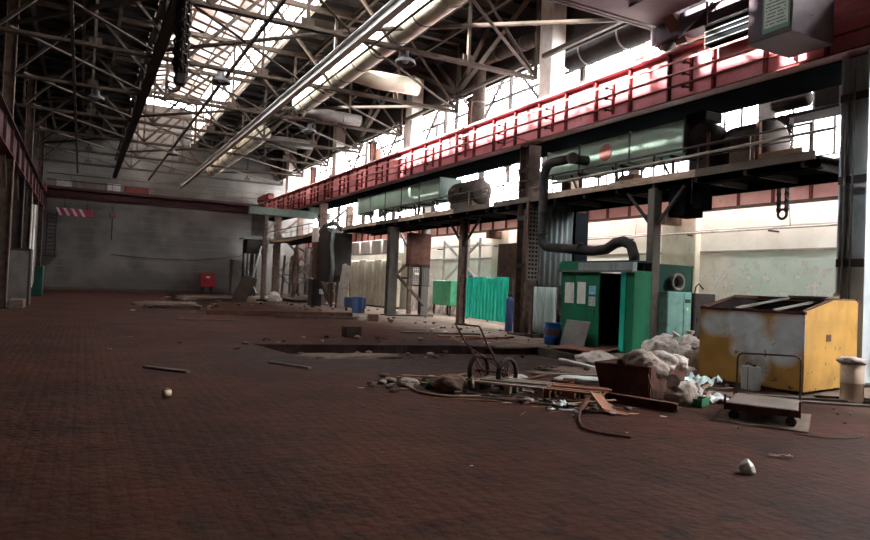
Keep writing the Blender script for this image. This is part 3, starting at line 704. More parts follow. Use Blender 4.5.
solo(MB().box(13.7, 13.78, 9.15, 10.2, 4.7, 4.95, .01), 'loose_board', 'wood', 'short brown board standing on edge right of the winch motor', 'board')
# hoist under the girder, with the hook that hangs from it
t = thing('cable_hoist', 'dark electric hoist trolley under the girder beside the near column', 'hoist', (16, 10.3, 6.3))
MB().box(15.7, 16.3, 9.55, 10.2, 6.3, 7.1, .03).build('control_box', 'deep_brown', t)
MB().lathe((16, 11.0, 6.72), [(0, -.5), (.16, -.5), (.2, -.4), (.2, .4), (.16, .5), (0, .5)], 20, 'y').build('drum', 'deep_brown', t)
MB().box(15.6, 16.4, 9.5, 11.6, 6.22, 6.3, .01).build('tray', 'deep_brown', t)
MB().ibeam((16, 6, 7.3), (16, 20, 7.3), .2, .35, .03).build('track_beam', 'dark_steel', t)
for y in (10.0, 11.2): MB().bar((16, y, 7.0), (16, y, 7.3), .12).build('hanger', 'dark_steel', t)
t = thing('crane_hook', 'black double chain ending in a round hook in front of the cream wall', 'hook', (15.7, 10.94, 3.62))
def chain(p0, p1, r=.05, link=.1):
    m = MB(); p0, p1 = V(p0), V(p1); n = max(1, int((p1-p0).length/(link*.75)))
    for i in range(n):
        c_ = p0+(p1-p0)*((i+.5)/n); pts = []
        for k in range(8):
            a = 2*PI*k/8; w = V((math.cos(a)*link*.32, 0, 0)) if i % 2 else V((0, math.cos(a)*link*.32, 0)); pts.append(c_+w+V((0, 0, math.sin(a)*link*.6)))
        m.tube(pts, r*.35, 5, closed=True)
    return m
chain((15.7, 11.05, 6.3), (15.7, 11.05, 3.85), .09, .13).build('chain', 'dark_steel', t); chain((15.7, 10.83, 6.3), (15.7, 10.83, 3.85), .09, .13).build('chain', 'dark_steel', t)
MB().tube([V((15.7, 10.94+.12*math.cos(a), 3.78+.12*math.sin(a))) for a in [i*PI/8 for i in range(-13, 4)]], .035, 8).build('hook', 'dark_steel', t)
MB().box(15.62, 15.78, 10.77, 11.11, 6.05, 6.24).build('hook_block', 'dark_steel', t)

# ---------------------------------------------------------------- crane bridges
t = thing('crane_bridge', 'dark purple box girder crane bridge overhead at the upper right', 'crane bridge', (8, 12.6, 8.7))
MB().box(XL, XR+.1, 12.15, 13.0, 8.72, 10.0, .02).build('box_girder', 'bridge_purple', t)
MB().box(XR-.2, XR+.3, 9.2, 13.2, 8.25, 8.72, .02).build('end_carriage', 'bridge_purple', t)
MB().box(XL-.3, XL+.35, 9.2, 15.6, 7.45, 8.72, .02).build('end_carriage', 'bridge_purple', t)
for y in (9.7, 12.8):
    MB().lathe((XR, y, 8.3), [(0, -.1), (.26, -.1), (.26, .1), (0, .1)], 24, 'x').build('wheel', 'dark_steel', t)
    MB().lathe((XL, y, 7.4), [(0, -.1), (.26, -.1), (.26, .1), (0, .1)], 24, 'x').build('wheel', 'dark_steel', t)
MB().ext([(12.9, 12.16, 8.72), (14.4, 12.16, 8.72), (14.4, 12.16, 8.3), (13.45, 12.16, 8.12)], (0, .35, 0)).build('gusset', 'rust_orange', t)
MB().ext([(13.06, 12.1, 8.72), (13.06, 11.0, 8.72), (13.06, 12.1, 8.1)], (.04, 0, 0)).build('gusset', 'bridge_purple', t)
MB().cyl((13.0, 13.0, 8.8), (13.0, 9.3, 8.8), .03, 8).build('handrail', 'duct_grey', t)
lv = MB().box(12.92, 13.2, 9.85, 11.15, 7.58, 8.05, .01).build('resistor_box', 'girder_under', t)
for z in (7.62, 7.78, 7.9, 8.04): MB().cyl((12.9, 9.85, z), (12.9, 11.15, z), .018, 8).build('guard_bar', 'duct_grey', lv)
MB().bar((12.95, 11.15, 7.5), (12.95, 11.15, 8.72), .04).build('hanger', 'brown_steel', t); MB().bar((12.95, 9.9, 8.0), (12.95, 9.9, 8.72), .04).build('hanger', 'brown_steel', t)
t = thing('crane_cabin', 'grey-purple crane driver cabin with a white notice hanging under the bridge', 'crane cabin', (12.2, 8.5, 6.7))
X0, X1, Y0, Y1, Z0, Z1 = 11.6, 12.9, 8.02, 8.95, 6.7, 8.5
b = MB(); b.box(X0, X0+.03, Y0, Y1, Z0, Z1).box(X1-.03, X1, Y0, Y1, Z0, Z1).box(X0, X1, Y0, Y0+.03, Z0, Z1).box(X0, X1, Y1-.03, Y1, Z0, Z1); b.build('side_panel', 'cab_purple', t)
MB().box(X0-.01, X1+.01, Y0-.01, Y1+.01, Z0-.03, Z0+.02, .008).build('floor_plate', 'bridge_purple', t)
MB().box(X0-.02, X1+.02, Y0-.02, Y1+.02, Z1, Z1+.04).build('roof_plate', 'bridge_purple', t)
for (x, y) in ((X0+.1, Y0+.1), (X1-.1, Y0+.1), (X0+.1, Y1-.1), (X1-.1, Y1-.1)): MB().bar((x, y, Z1), (x, y+.001, 8.75), .06).build('hanger', 'dark_steel', t)
MB().box(X0+.05, X0+1.2, 9.0, 12.4, 8.66, 8.74).build('gallery_floor', 'bridge_purple', t)
sg = MB().box(X0-.02, X0-.005, Y0+.03, Y0+.6, Z0+.08, Z0+1.02).build('notice_board', 'sign_green', t)
MB().box(X0-.026, X0-.02, Y0+.06, Y0+.56, Z0+.17, Z0+.98).build('notice_sheet', 'sign_white', sg)
b = MB(); r_ = random.Random(3)
for row in range(11):
    y = Y0+.52; z = Z0+.92-row*.068; big = row in (0, 1, 2)
    while y > Y0+.12:
        w = r_.uniform(.012, .03)
        if r_.random() < .82: b.box(X0-.029, X0-.026, y-w, y, z-(.036 if big else .022), z)
        y -= w+.008
b.build('notice_lettering', 'ink', sg)
for s_ in (Y1-.12, Y0+.04): pass
for (x, z) in ((12.2, 8.2), (12.75, 8.2), (12.2, 7.1)): MB().cyl((x, Y0-.012, z), (x, Y0, z), .012, 8).build('bolt', 'dark_steel', t)

# far crane bridge before the end wall
t = thing('far_crane_bridge', 'red crane bridge with railing spanning the hall before the far wall', 'crane bridge', (5.3, 56, 6.9))
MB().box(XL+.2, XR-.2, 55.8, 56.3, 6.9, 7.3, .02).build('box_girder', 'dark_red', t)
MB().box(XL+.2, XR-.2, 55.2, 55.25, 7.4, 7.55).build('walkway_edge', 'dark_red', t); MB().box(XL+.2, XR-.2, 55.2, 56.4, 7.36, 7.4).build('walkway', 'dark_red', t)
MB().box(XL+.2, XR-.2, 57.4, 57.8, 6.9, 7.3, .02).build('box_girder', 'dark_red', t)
for z in (8.0, 8.45): MB().cyl((XL+.2, 55.22, z), (XR-.2, 55.22, z), .03, 6).build('handrail', 'brown_steel', t)
x = XL+.4
while x < XR: MB().bar((x, 55.22, 7.45), (x, 55.22, 8.45), .04).build('rail_post', 'brown_steel', t); x += 1.35
for X in (XL, XR): MB().box(X-.25, X+.25, 54.6, 58.4, 7.1 if X < 0 else 8.05, 7.6 if X < 0 else 8.5, .02).build('end_carriage', 'red_dark', t)
for (x0, x1, m_) in ((-1.9, -.9, 'stripe_white'), (-.6, 1.2, 'wood_grey'), (1.4, 2.3, 'stripe_white')): MB().box(x0, x1, 55.4, 55.8, 7.48, 8.1, .02).build('switch_cabinet', m_, t)
MB().box(2.6, 4.3, 55.5, 56.8, 7.48, 8.05, .05).build('trolley', 'red_dark', t)
t = thing('lifting_magnet', 'red and white striped lifting beam hanging at the far left end', 'lifting beam', (-.6, 56, 5.45))
MB().box(-1.75, .55, 55.8, 56.2, 5.5, 6.05, .03).build('beam', 'warn_red', t)
for i in range(4): MB().ext([(-1.6+i*.5, 55.785, 5.5), (-1.4+i*.5, 55.785, 5.5), (-1.7+i*.5, 55.785, 6.05), (-1.9+i*.5+.05*(i == 0), 55.785, 6.05)], (0, .012, 0)).build('white_stripe', 'stripe_white', t)
for x in (-1.3, .2): MB().cyl((x, 56, 6.05), (x, 56, 6.98), .025, 6).build('sling', 'dark_steel', t)
MB().bar((.55, 56, 5.55), (.95, 56, 6.2), .06).build('arm', 'brown_steel', t)
t = thing('far_crane_hook', 'small crane hook on a thin rope before the far wall', 'hook', (1.9, 56, 3.95))
MB().cyl((1.9, 56, 6.0), (1.9, 56, 6.98), .02, 6).build('rope', 'dark_steel', t); MB().box(1.68, 2.12, 55.9, 56.1, 5.6, 6.0, .05).build('hook_block', 'rust_orange', t); MB().cyl((1.9, 56, 3.95), (1.9, 56, 5.6), .045, 6).build('lower_rope', 'dark_steel', t)
t = thing('chain_hoist', 'heavy bundle of hanging chains with a hook below the roof truss', 'chain hoist', (1.55, 14, 5.2), 0)
for i, (dx, dy) in enumerate(((-.06, 0), (.02, .05), (.09, -.03), (.0, -.08), (-.1, .07))):
    chain((1.53+dx+.05, 14+dy, 8.9), (1.53+dx, 14+dy, 5.35+.07*i), .07, .13).build('chain', 'dark_steel', t)
MB().box(1.36, 1.72, 13.8, 14.2, 8.7, 9.0, .03).build('hoist_body', 'dark_steel', t)
MB().box(1.44, 1.64, 13.9, 14.1, 5.3, 5.55, .03).build('hook_block', 'dark_steel', t)
MB().tube([V((1.42+.12*math.cos(a), 14, 5.27+.1*math.sin(a))) for a in [i*PI/8 for i in range(-10, 2)]], .022, 8).build('hook', 'dark_steel', t)

# ---------------------------------------------------------------- round ducts
def ring_duct(name, label, pts, r, m, rings=1.6, seed=0):
    pts = [V(p) for p in pts]; t = thing(name, label, 'ventilation pipe', tuple(pts[-1]))
    MB().tube(pts, r, 24).build('pipe', m, t)
    for a, b in zip(pts, pts[1:]):
        L = (b-a).length
        if L < 1.2: continue
        n = max(1, int(L/rings)); d = (b-a)/L
        for i in range(n):
            c_ = a+d*(L*(i+.5)/n); MB().tube([c_-d*.03, c_+d*.03], r*1.05, 24).build('joint_ring', 'duct_grey', t)
    return t
d1 = ring_duct('round_duct', 'thick cream ventilation pipe under the roof to the right of the monorail', [(8.45, 10, 9.55), (8.45, 29.6, 9.5)], .44, 'duct_cream')
MB().tube([(8.6, 23.8, 9.35), (9.6, 23.6, 9.3), (11.3, 23.5, 9.3)], [.2, .33, .33], 20).build('branch_pipe', 'duct_cream', d1)
d2 = ring_duct('round_duct', 'far cream ventilation pipe under the roof, darker and partly torn', [(8.4, 36.6, 9.45), (8.3, 52, 9.4)], .42, 'duct_cream')
MB().tube([(8.6, 37.2, 9.3), (9.6, 37.1, 9.25), (11.3, 37, 9.25)], [.2, .26, .26], 20).build('branch_pipe', 'duct_grey', d2)
ring_duct('branch_duct', 'grey cross pipe leaving the end of the near cream pipe toward the column', [(8.7, 30.0, 9.3), (9.7, 30.0, 9.3), (11.4, 29.9, 9.25)], .27, 'duct_grey')
ring_duct('exhaust_duct', 'dark elbow duct high above the girder left of the second upper column', [(14.4, 24.0, 8.0), (14.4, 24.0, 10.6), (14.4, 23.8, 10.95), (14.4, 23.4, 11.05), (14.4, 19.9, 10.8)], .27, 'motor_brown')
ring_duct('exhaust_duct', 'rust brown vertical vent pipe left of the third upper column', [(14.9, 36.2, 6.9), (14.9, 36.2, 9.3)], .34, 'rust_orange')
ring_duct('exhaust_duct', 'dark horizontal duct above the girder right of the second upper column', [(16.4, 20.5, 10.6), (16.4, 14.5, 10.6)], .5, 'deep_brown')
# black elbow pipe between the mint duct and the green cabin
def arc(c_, a0, a1, r, ax, n=6):
    o = []
    for i in range(n+1):
        a = math.radians(a0+(a1-a0)*i/n)
        o.append(V((c_[0]+(r*math.cos(a) if ax == 'xz' else 0), c_[1]+(r*math.cos(a) if ax == 'yz' else 0), c_[2]+r*math.sin(a))))
    return o
pts = [V((13.12, 16.3, 5.66))]+arc((13.12, 17.15, 5.26), 90, 0, .4, 'yz')+arc((13.12, 17.15, 3.35), 0, -90, .4, 'yz')+[V((13.12, 15.0, 2.78)), V((13.12, 14.5, 2.82)), V((13.12, 14.15, 2.98)), V((13.12, 13.85, 3.02)), V((13.12, 13.55, 2.9)), V((13.12, 13.42, 2.6)), V((13.12, 13.4, 2.4))]
t = thing('exhaust_pipe', 'thick black elbow pipe from the mint duct down to the green cabin', 'exhaust pipe', (13.12, 13.4, 2.4))
MB().tube(pts, .145, 20).build('pipe', 'pipe_black', t)
MB().cyl((13.12, 16.3, 5.66), (13.8, 16.28, 5.68), .145, 20).build('stub', 'pipe_black', t); MB().tube([(13.12, 16.25, 5.66), (13.12, 16.1, 5.66)], .17, 20).build('flange', 'duct_grey', t)
for z in (4.9, 4.1, 3.4): MB().tube([(13.12, 17.55, z-.03), (13.12, 17.55, z+.03)], .17, 20).build('flange', 'pipe_black', t)
MB().tube([(13.12, 15.62, 2.88), (13.12, 15.56, 2.88)], .17, 20).build('flange', 'pipe_black', t)
# ---------------------------------------------------------------- lamps and small things up high
def lamp(label, loc):
    t = thing('high_bay_lamp', label, 'lamp', loc); x, y, z = loc
    MB().lathe((x, y, z), [(.02, .42), (.1, .4), (.12, .22), (.3, .12), (.34, 0), (.31, 0), (.26, .1), (.1, .2), (0, .2)], 20).build('shade', 'lamp_metal', t)
    MB().lathe((x, y, z), [(0, .02), (.1, .04), (.12, .1), (.08, .2)], 14).build('bulb', 'white_paint', t)
    MB().bar((x, y, z+.4), (x, y, 9.0), .03).build('rod', 'dark_steel', t)
for l, p in (('grey bell lamp hanging in the middle of the skylight', (4.1, 24.8, 8.5)), ('grey bell lamp hanging under the near cream pipe', (8.75, 19.2, 8.55)), ('grey bell lamp hanging by the end of the near cream pipe', (9.1, 30.4, 8.45)),
             ('grey bell lamp hanging over the left part of the hall', (.2, 30.4, 8.5)), ('small grey bell lamp far back below the skylight', (4.4, 41.6, 8.5))): lamp(l, p)
t = thing('flood_lamp', 'switched-on white flood lamp under the far mint duct', 'lamp', (13.1, 31.2, 4.95))
MB().box(13.0, 13.25, 30.9, 31.5, 4.9, 5.25, .03).build('housing', 'lamp_metal', t)
m_ = bpy.data.materials.new('lamp_glow'); m_.use_nodes = True; e_ = m_.node_tree.nodes['Principled BSDF']; e_.inputs['Emission Color'].default_value = (1, .97, .9, 1); e_.inputs['Emission Strength'].default_value = 4; MATS['lamp_glow'] = m_
MB().box(12.985, 13.0, 30.95, 31.45, 4.93, 5.22).build('glass', 'lamp_glow', t); MB().bar((13.2, 31.2, 4.62), (13.2, 31.2, 4.92), .04).build('bracket', 'dark_steel', t)
def railing(name, label, pts, h, n, m, w=.035):
    t = thing(name, label, 'railing', pts[0]); a, b = V(pts[0]), V(pts[1])
    for k in (1, .5): MB().bar(a+V((0, 0, h*k)), b+V((0, 0, h*k)), w).build('rail', m, t)
    for i in range(n+1): p = a+(b-a)*i/n; MB().bar(p, p+V((0, 0, h)), w).build('rail_post', m, t)
railing('catwalk_railing', 'thin bright railing standing behind the girder near the crane bridge', ((14.95, 10, 7.9), (14.95, 18.6, 7.9)), .95, 6, 'pale_paint')
railing('catwalk_railing', 'thin railing behind the girder between the second and third upper column', ((14.95, 20, 7.0), (14.95, 29.6, 7.0)), 1.6, 5, 'pale_paint')
for k, (ya, yb) in enumerate(((20.0, 29.8), (31, 41), (42, 52))):
    t = thing('window_bracing', 'crossed bracing bars before the bright windows, %s upper bay' % ('second', 'third', 'fourth')[k], 'bracing', (16.6, (ya+yb)/2, 6.4), 0, 'bracing before the windows')
    ym = (ya+yb)/2
    for (a, b) in (((ya, 6.8), (ym, 11.6)), ((ym, 6.8), (ya, 11.6)), ((ym, 6.8), (yb, 11.6)), ((yb, 6.8), (ym, 11.6))): MB().angle((16.6, a[0], a[1]), (16.6, b[0], b[1]), .14, .04).build('brace_bar', 'dark_steel', t)
    for z in (8.2, 10.2): MB().bar((16.6, ya, z), (16.6, yb, z), .1).build('rail', 'dark_steel', t)
    for y in (ya, ym, yb): MB().bar((16.6, y, 6.3), (16.6, y, ZR), .14).build('post', 'dark_steel', t)
# ================================================================ THINGS ON THE FLOOR
rnd = random.Random(11)
def rub(c, s, seed): return MB()
# ---------------------------------------------------------------- yellow bin
t = thing('skip_container', 'big yellow steel bin with grey-blue primer patches, open on top', 'container', (10.8, 7.05, 0), 8.9*PI/180)
W, D, H0, H1 = 2.1, 1.92, 1.40, 1.63; th = .03
b = MB(); b.box(0, th, 0, D, .06, H0); b.build('front_panel', 'bin', t, True)
side = [(0, .06), (W, .06), (W, H1+.01), (1.15, H1), (0, H0)]
MB().ext([(x, 0, z) for x, z in side], (0, th, 0)).build('side_panel', 'bin', t, True)
MB().ext([(x, D-th, z) for x, z in side], (0, th, 0)).build('side_panel', 'bin', t, True)
MB().box(W-th, W, th, D-th, .06, H1).build('back_panel', 'bin', t, True)
MB().box(.06, W-.03, .04, D-.04, .06, .12).build('bottom', 'rust', t, True)
MB().box(-.015, .045, -.01, D+.01, H0-.04, H0+.012).build('rim', 'rust', t, True); MB().box(W-.05, W+.015, -.01, D+.01, H1-.03, H1+.03).build('rim', 'rust', t, True)
for y in (.05, D-.05): MB().bar((0, y, H0+.01), (1.16, y, H1+.015), .05, .03).bar((1.14, y, H1+.015), (W, y, H1+.02), .05, .03).build('rim', 'rust', t, True)
MB().box(th+.002, th+.01, .04, D-.04, .13, H0-.05).build('inner_shade_sheet', 'deep_brown', t, True); MB().box(W-th-.01, W-th-.002, .04, D-.04, .13, H1-.04).build('inner_shade_sheet', 'deep_brown', t, True)  # dark sheets added so the open inside of the bin reads as shaded
for y in (th+.002, D-th-.01): MB().ext([(th, y, .13), (W-th, y, .13), (W-th, y, H1-.02), (1.15, y, H1-.02), (th, y, H0-.02)], (0, .008, 0)).build('inner_shade_sheet', 'deep_brown', t, True)
for y in (.55, 1.25): MB().bar((.02, y, H0+.01), (W-.02, y, H1+.015), .04, .04).build('cross_bar', 'bar_grey', t, True)
MB().box(W-.6, W-.1, .3, 1.0, H1+.03, H1+.06).build('lid_flap', 'wood_grey', t, True)
for y in (.15, D-.25): MB().box(.1, W-.1, y, y+.12, 0, .06).build('skid', 'rust', t, True)
MB().box(.82, .98, -.012, 0, .9, 1.02).build('weld_plate', 'rust_orange', t, True)
for z in (.35, .75): MB().box(-.006, 0, .02, D-.02, z, z+.006).build('weld_seam', 'bin', t, True)
# canister leaning on the bin
t = thing('metal_canister', 'small dirty white rectangular can standing against the front of the yellow bin', 'canister', (10.42, 7.75, 0))
MB().box(10.33, 10.52, 7.62, 7.9, 0, .42, .02).build('body', 'white_plastic', t); MB().cyl((10.42, 7.7, .42), (10.42, 7.7, .45), .03, 10).build('cap', 'rust', t)
MB().tube([(10.42, 7.86, .42), (10.42, 7.85, .47), (10.42, 7.77, .47), (10.42, 7.76, .42)], .008, 6).build('handle', 'rust', t)
MB().box(10.325, 10.33, 7.745, 7.755, .01, .41).build('seam', 'rust', t)
# ---------------------------------------------------------------- platform cart
a_ = -32*PI/180
t = thing('platform_trolley', 'low flat trolley with rusty deck and tall bent pipe handle before the yellow bin', 'trolley', (8.18, 5.87, 0), math.atan2(.53, .85)-PI/2)
# local x: along the short front edge, local y: away from the camera
hw, hl = .40, .50
MB().box(-hw, hw, -hl, hl, .20, .235, .006).build('deck', 'wood_grey', t, True)
b = MB(); b.box(-hw, hw, -hl-.02, -hl, .14, .225).box(-hw, hw, hl, hl+.02, .14, .225).box(-hw-.02, -hw, -hl-.02, hl+.02, .14, .225).box(hw, hw+.02, -hl-.02, hl+.02, .14, .225); b.build('edge_frame', 'rust', t, True)
for x in (-hw+.07, hw-.07):
    for y in (-hl+.08, hl-.08):
        f_ = MB().box(x-.035, x+.035, y-.03, y-.022, .04, .17).box(x-.035, x+.035, y+.022, y+.03, .04, .17).box(x-.05, x+.05, y-.04, y+.04, .15, .2).build('caster_fork', 'dark_steel', t, True)
        MB().lathe((x, y, .065), [(0, -.018), (.05, -.02), (.065, -.012), (.065, .012), (.05, .02), (0, .018)], 18, 'y').build('wheel', 'tire', f_, True)
for (x, y) in ((-hw-.03, -hl-.03), (hw+.03, -hl-.03), (-hw-.03, hl+.03)): MB().box(x-.012, x+.012, y-.012, y+.012, .14, .34).build('corner_stake', 'rust', t, True)
hy = hl+.02
MB().tube([(-hw, hy, .15), (-hw, hy, .74), (-hw+.02, hy, .79), (-hw+.06, hy, .81), (hw-.06, hy, .83), (hw-.02, hy, .81), (hw, hy, .77), (hw, hy, .15)], .013, 8).build('handle', 'brown_steel', t, True)
# ---------------------------------------------------------------- two-wheeled hand truck
t = thing('hand_truck', 'old two-wheeled hand truck with big spoked wheels and bent pipe handles', 'hand truck', (5.8, 8.98, 0))
A1, A2 = V((5.71, 9.18, .27)), V((5.9, 8.65, .27)); ax = (A2-A1).normalized()
def spoked(c_, R, m='tire'):
    w_ = []; up = V((0, 0, 1)); s_ = ax.cross(up).normalized()
    rim = MB().tube([c_+(s_*math.cos(a)+up*math.sin(a))*R for a in [2*PI*k/28 for k in range(28)]], .028, 8, closed=True).tube([c_+ax*.03+(s_*math.cos(a)+up*math.sin(a))*(R-.01) for a in [2*PI*k/28 for k in range(28)]], .022, 6, closed=True)
    o = rim.build('wheel', m, t)
    b = MB()
    for k in range(8):
        a = 2*PI*k/8+.2; b.cyl(c_, c_+(s_*math.cos(a)+up*math.sin(a))*(R-.01), .007, 6)
    b.build('spokes', 'rust', o); MB().cyl(c_-ax*.04, c_+ax*.05, .035, 12).build('hub', 'rust', o)
spoked(A1, .235); spoked(A2, .235)
MB().cyl(A1, A2, .016, 8).build('axle', 'rust', t)
L1, L2 = A1+ax*.1, A2-ax*.1
T1, T2 = V((5.15, 8.98, 1.01)), V((5.3, 8.53, 1.01))
for p, q in ((L1, T1), (L2, T2)):
    MB().tube([p+V((.16, .05, -.18)), p, p+(q-p)*.55, p+(q-p)*.62+V((0, .02, -.02)), q-V((-.02, .02, .06)), q+V((0, .02, 0))], .015, 8).build('handle_tube', 'rust', t)
MB().cyl(T1+V((0, .02, 0)), T2+V((0, .02, 0)), .013, 8).build('grip_bar', 'dark_steel', t)
for k in (.3, .55): MB().cyl(L1+(T1-L1)*k, L2+(T2-L2)*k, .012, 8).build('cross_bar', 'rust', t)
MB().cyl(L1+(T1-L1)*.5, L2+(T2-L2)*.12, .01, 6).build('cross_bar', 'rust', t)
MB().obox((L1+L2)/2+V((.24, .08, -.2)), (.2, .32, .015), Euler((0, .2, .32)).to_matrix()).build('toe_plate', 'rust', t)
# ---------------------------------------------------------------- pallets
def pallet(label, c_, rz, L, W, m, z=0, tilt=0, n=5):
    t = thing('wooden_pallet', label, 'pallet', (c_[0], c_[1], z), rz, None)
    for k in range(n):
        y = -W/2+(W-.09)*k/(n-1); b = MB().box(-L/2, L/2-.02*(k % 2), y, y+.09, .118, .138)
        b.build('top_board', m, t, True)
    for x in (-L/2, -.04, L/2-.09):
        MB().box(x, x+.09, -W/2, W/2, .096, .118).build('cross_board', m, t, True)
        for y in (-W/2, -.05, W/2-.1): MB().box(x+.002, x+.088, y, y+.1, .02, .096).build('block', m, t, True)
    for y in (-W/2, -.05, W/2-.1): MB().box(-L/2, L/2, y, y+.1, 0, .02).build('bottom_board', m, t, True)
    return t
pallet('grey wooden pallet lying in front of the hand truck wheels', (5.86, 8.38), -.93, 1.1, .7, 'pallet_wood').scale.z = 1.4
pallet('reddish brown wooden pallet lying between hand truck and rusty tub', (6.46, 7.66), -.93, .8, .7, 'cardboard', 0).scale.z = 1.35
# ---------------------------------------------------------------- rusty tub filled with sacks
t = thing('rusty_tub', 'rust brown open steel tub heaped with dirty sacks', 'tub', (7.8, 7.5, 0))
N_, L_, R_ = V((7.42, 7.2, .02)), V((7.14, 7.85, .02)), V((8.42, 7.5, .02)); B_ = L_+R_-N_; cc = (N_+L_+R_+B_)/4
def up_(p, h, k): q = cc+(p-cc)*k; return V((q.x, q.y, h))
TN, TL, TR, TB = up_(N_, .53, 1.06), up_(L_, .52, 1.22), up_(R_, .52, 1.1), up_(B_, .55, 1.2)
for nm, (a, b_, c2, d2_) in (('side_panel', (L_, N_, TN, TL)), ('end_panel', (N_, R_, TR, TN)), ('side_panel', (R_, B_, TB, TR)), ('end_panel', (B_, L_, TL, TB))):
    nn = (b_-a).cross(c2-a).normalized()*.02; MB().ext([a, b_, c2, d2_], nn).build(nm, 'rust', t)
MB().ext([N_, R_, B_, L_], (0, 0, .02)).build('bottom', 'rust', t)
MB().tube([TN, TR, TB, TL], .018, 8, closed=True).build('rim', 'rust', t)
def sack(name, label, c_, rad, m, seed, rz=0, cat='sack', neck=None, grp=None):
    """a tied sack: a lumpy body with creases, resting on its flattened underside"""
    x, y, z = c_; vs, fs = ICO[4]; out = []; R = Matrix.Rotation(rz, 3, 'Z'); b = MB()
    for v in vs:
        k = 1.04+.22*noise.noise(v*1.4+V((seed*3.7, 0, seed)))-.22*abs(noise.noise(v*2.6+V((0, seed*2.1, 3))))-.12*abs(noise.noise(v*5.5+V((seed, seed, 0))))-.05*abs(noise.noise(v*11+V((seed, 0, 4))))
        p = V((v.x*rad[0]*k, v.y*rad[1]*k, v.z*rad[2]*k)); p.z = max(p.z, -rad[2]*.72)
        out.append(V((x, y, z+rad[2]*.72))+R@p)
    b.add(out, fs, True)
    o = tag(b.build(name, m, at=(x, y, z)), label, cat, grp)
    if neck:
        q = V((x, y, z+rad[2]*.72))+R@V((neck[0]*rad[0], neck[1]*rad[1], neck[2]*rad[2])); d = (q-V((x, y, z+rad[2]*.72))).normalized(); s_ = d.orthogonal().normalized(); s2 = d.cross(s_)
        nb = MB(); rr_ = random.Random(seed); pr = []
        for i, (h, r_) in enumerate(((-.06, .09), (0, .035), (.05, .07), (.1, .1))):
            pr.append([q+d*h+(s_*math.cos(2*PI*j/12)+s2*math.sin(2*PI*j/12))*r_*(1+(.35 if i > 1 else .1)*rr_.uniform(-1, 1)) for j in range(12)])
        vv = [p for r in pr for p in r]; nb.add(vv, [[i*12+j, i*12+(j+1) % 12, (i+1)*12+(j+1) % 12, (i+1)*12+j] for i in range(3) for j in range(12)], True)
        nb.f.append([36+j for j in range(12)]); nb.sm.append(False)
        nb.build('tied_neck', m, o)
    return o
sack('sack', 'dirty beige sack lying over the left rim of the rusty tub', (7.6, 7.55, .42), (.32, .26, .2), 'sack_dirty', 1, .3)
sack('sack', 'crumpled grey sack in the middle of the rusty tub heap', (7.98, 7.55, .44), (.33, .28, .17), 'sack', 2, .9)
sack('sack', 'limp dark sack hanging toward the front corner of the rusty tub', (7.62, 7.3, .36), (.22, .12, .16), 'sack_dirty', 3, -.5)
sack('sack', 'pale folded sack at the right end of the rusty tub', (8.35, 7.62, .42), (.25, .24, .15), 'sack', 4, .2)
sack('sack', 'brownish sack at the back of the rusty tub', (7.95, 7.95, .44), (.3, .2, .13), 'sack_brown', 5)
sack('sack', 'brown half-full sack leaning on the outside of the tub corner', (7.87, 6.98, 0), (.3, .2, .22), 'sack_dirty', 6, .1, neck=(-.8, -.2, .7))
sack('big_bag', 'large pale stuffed sack behind the tub, before the brown post', (11.4, 10.7, 0), (.52, .45, .42), 'sack', 7, .4, neck=(.1, -.5, .9))
sack('big_bag', 'round pale sack lying against the left side of the yellow bin', (11.2, 9.75, 0), (.38, .36, .36), 'sack', 8, 0, neck=(-.3, -.5, .8))
sack('big_bag', 'pale sack between the green locker and the yellow bin', (12.6, 11.0, 0), (.36, .34, .4), 'sack', 9, .7, neck=(0, 0, 1))
sack('sack', 'flat grey sack lying behind the rusty tub', (10.0, 10.0, 0), (.5, .4, .16), 'sack_dirty', 10, .4)
sack('sack', 'grey crumpled sack left of the large pale sack', (9.8, 11.0, 0), (.45, .35, .2), 'sack', 12, -.4)
sack('sack', 'small pale sack on the ground between tub and yellow bin', (10.4, 9.1, 0), (.3, .22, .14), 'sack', 13, .8)
sack('sack', 'brown full sack lying left of the hand truck', (4.97, 8.75, 0), (.27, .2, .16), 'sack_brown', 14, -.7, neck=(.9, 0, .3))
sack('sack', 'small beige crumpled bag at the left end of the rubbish heap', (4.55, 9.35, 0), (.2, .14, .09), 'sack_dirty', 15)
sack('bundle', 'dark teal cloth bundle beside the brown sack', (4.83, 9.08, 0), (.13, .1, .08), 'green_dark', 16, 0, 'cloth bundle')
sack('sack', 'long white bag lying behind the pallets left of the tub', (7.75, 9.05, 0), (.5, .15, .08), 'white_plastic', 17, -.6)
sack('sack', 'small white bag behind the hand truck wheel', (6.5, 9.2, 0), (.22, .12, .1), 'white_plastic', 18, -.4)
sack('paper_lump', 'crumpled white lump on the floor in the right foreground', (5.45, 4.07, 0), (.08, .07, .07), 'white_paint', 19, .4, 'crumpled paper')
sack('paper_lump', 'small pale scrap sticking up on top of the crumpled white lump', (5.47, 4.09, .07), (.03, .035, .035), 'white_plastic', 33, .4, 'crumpled paper')
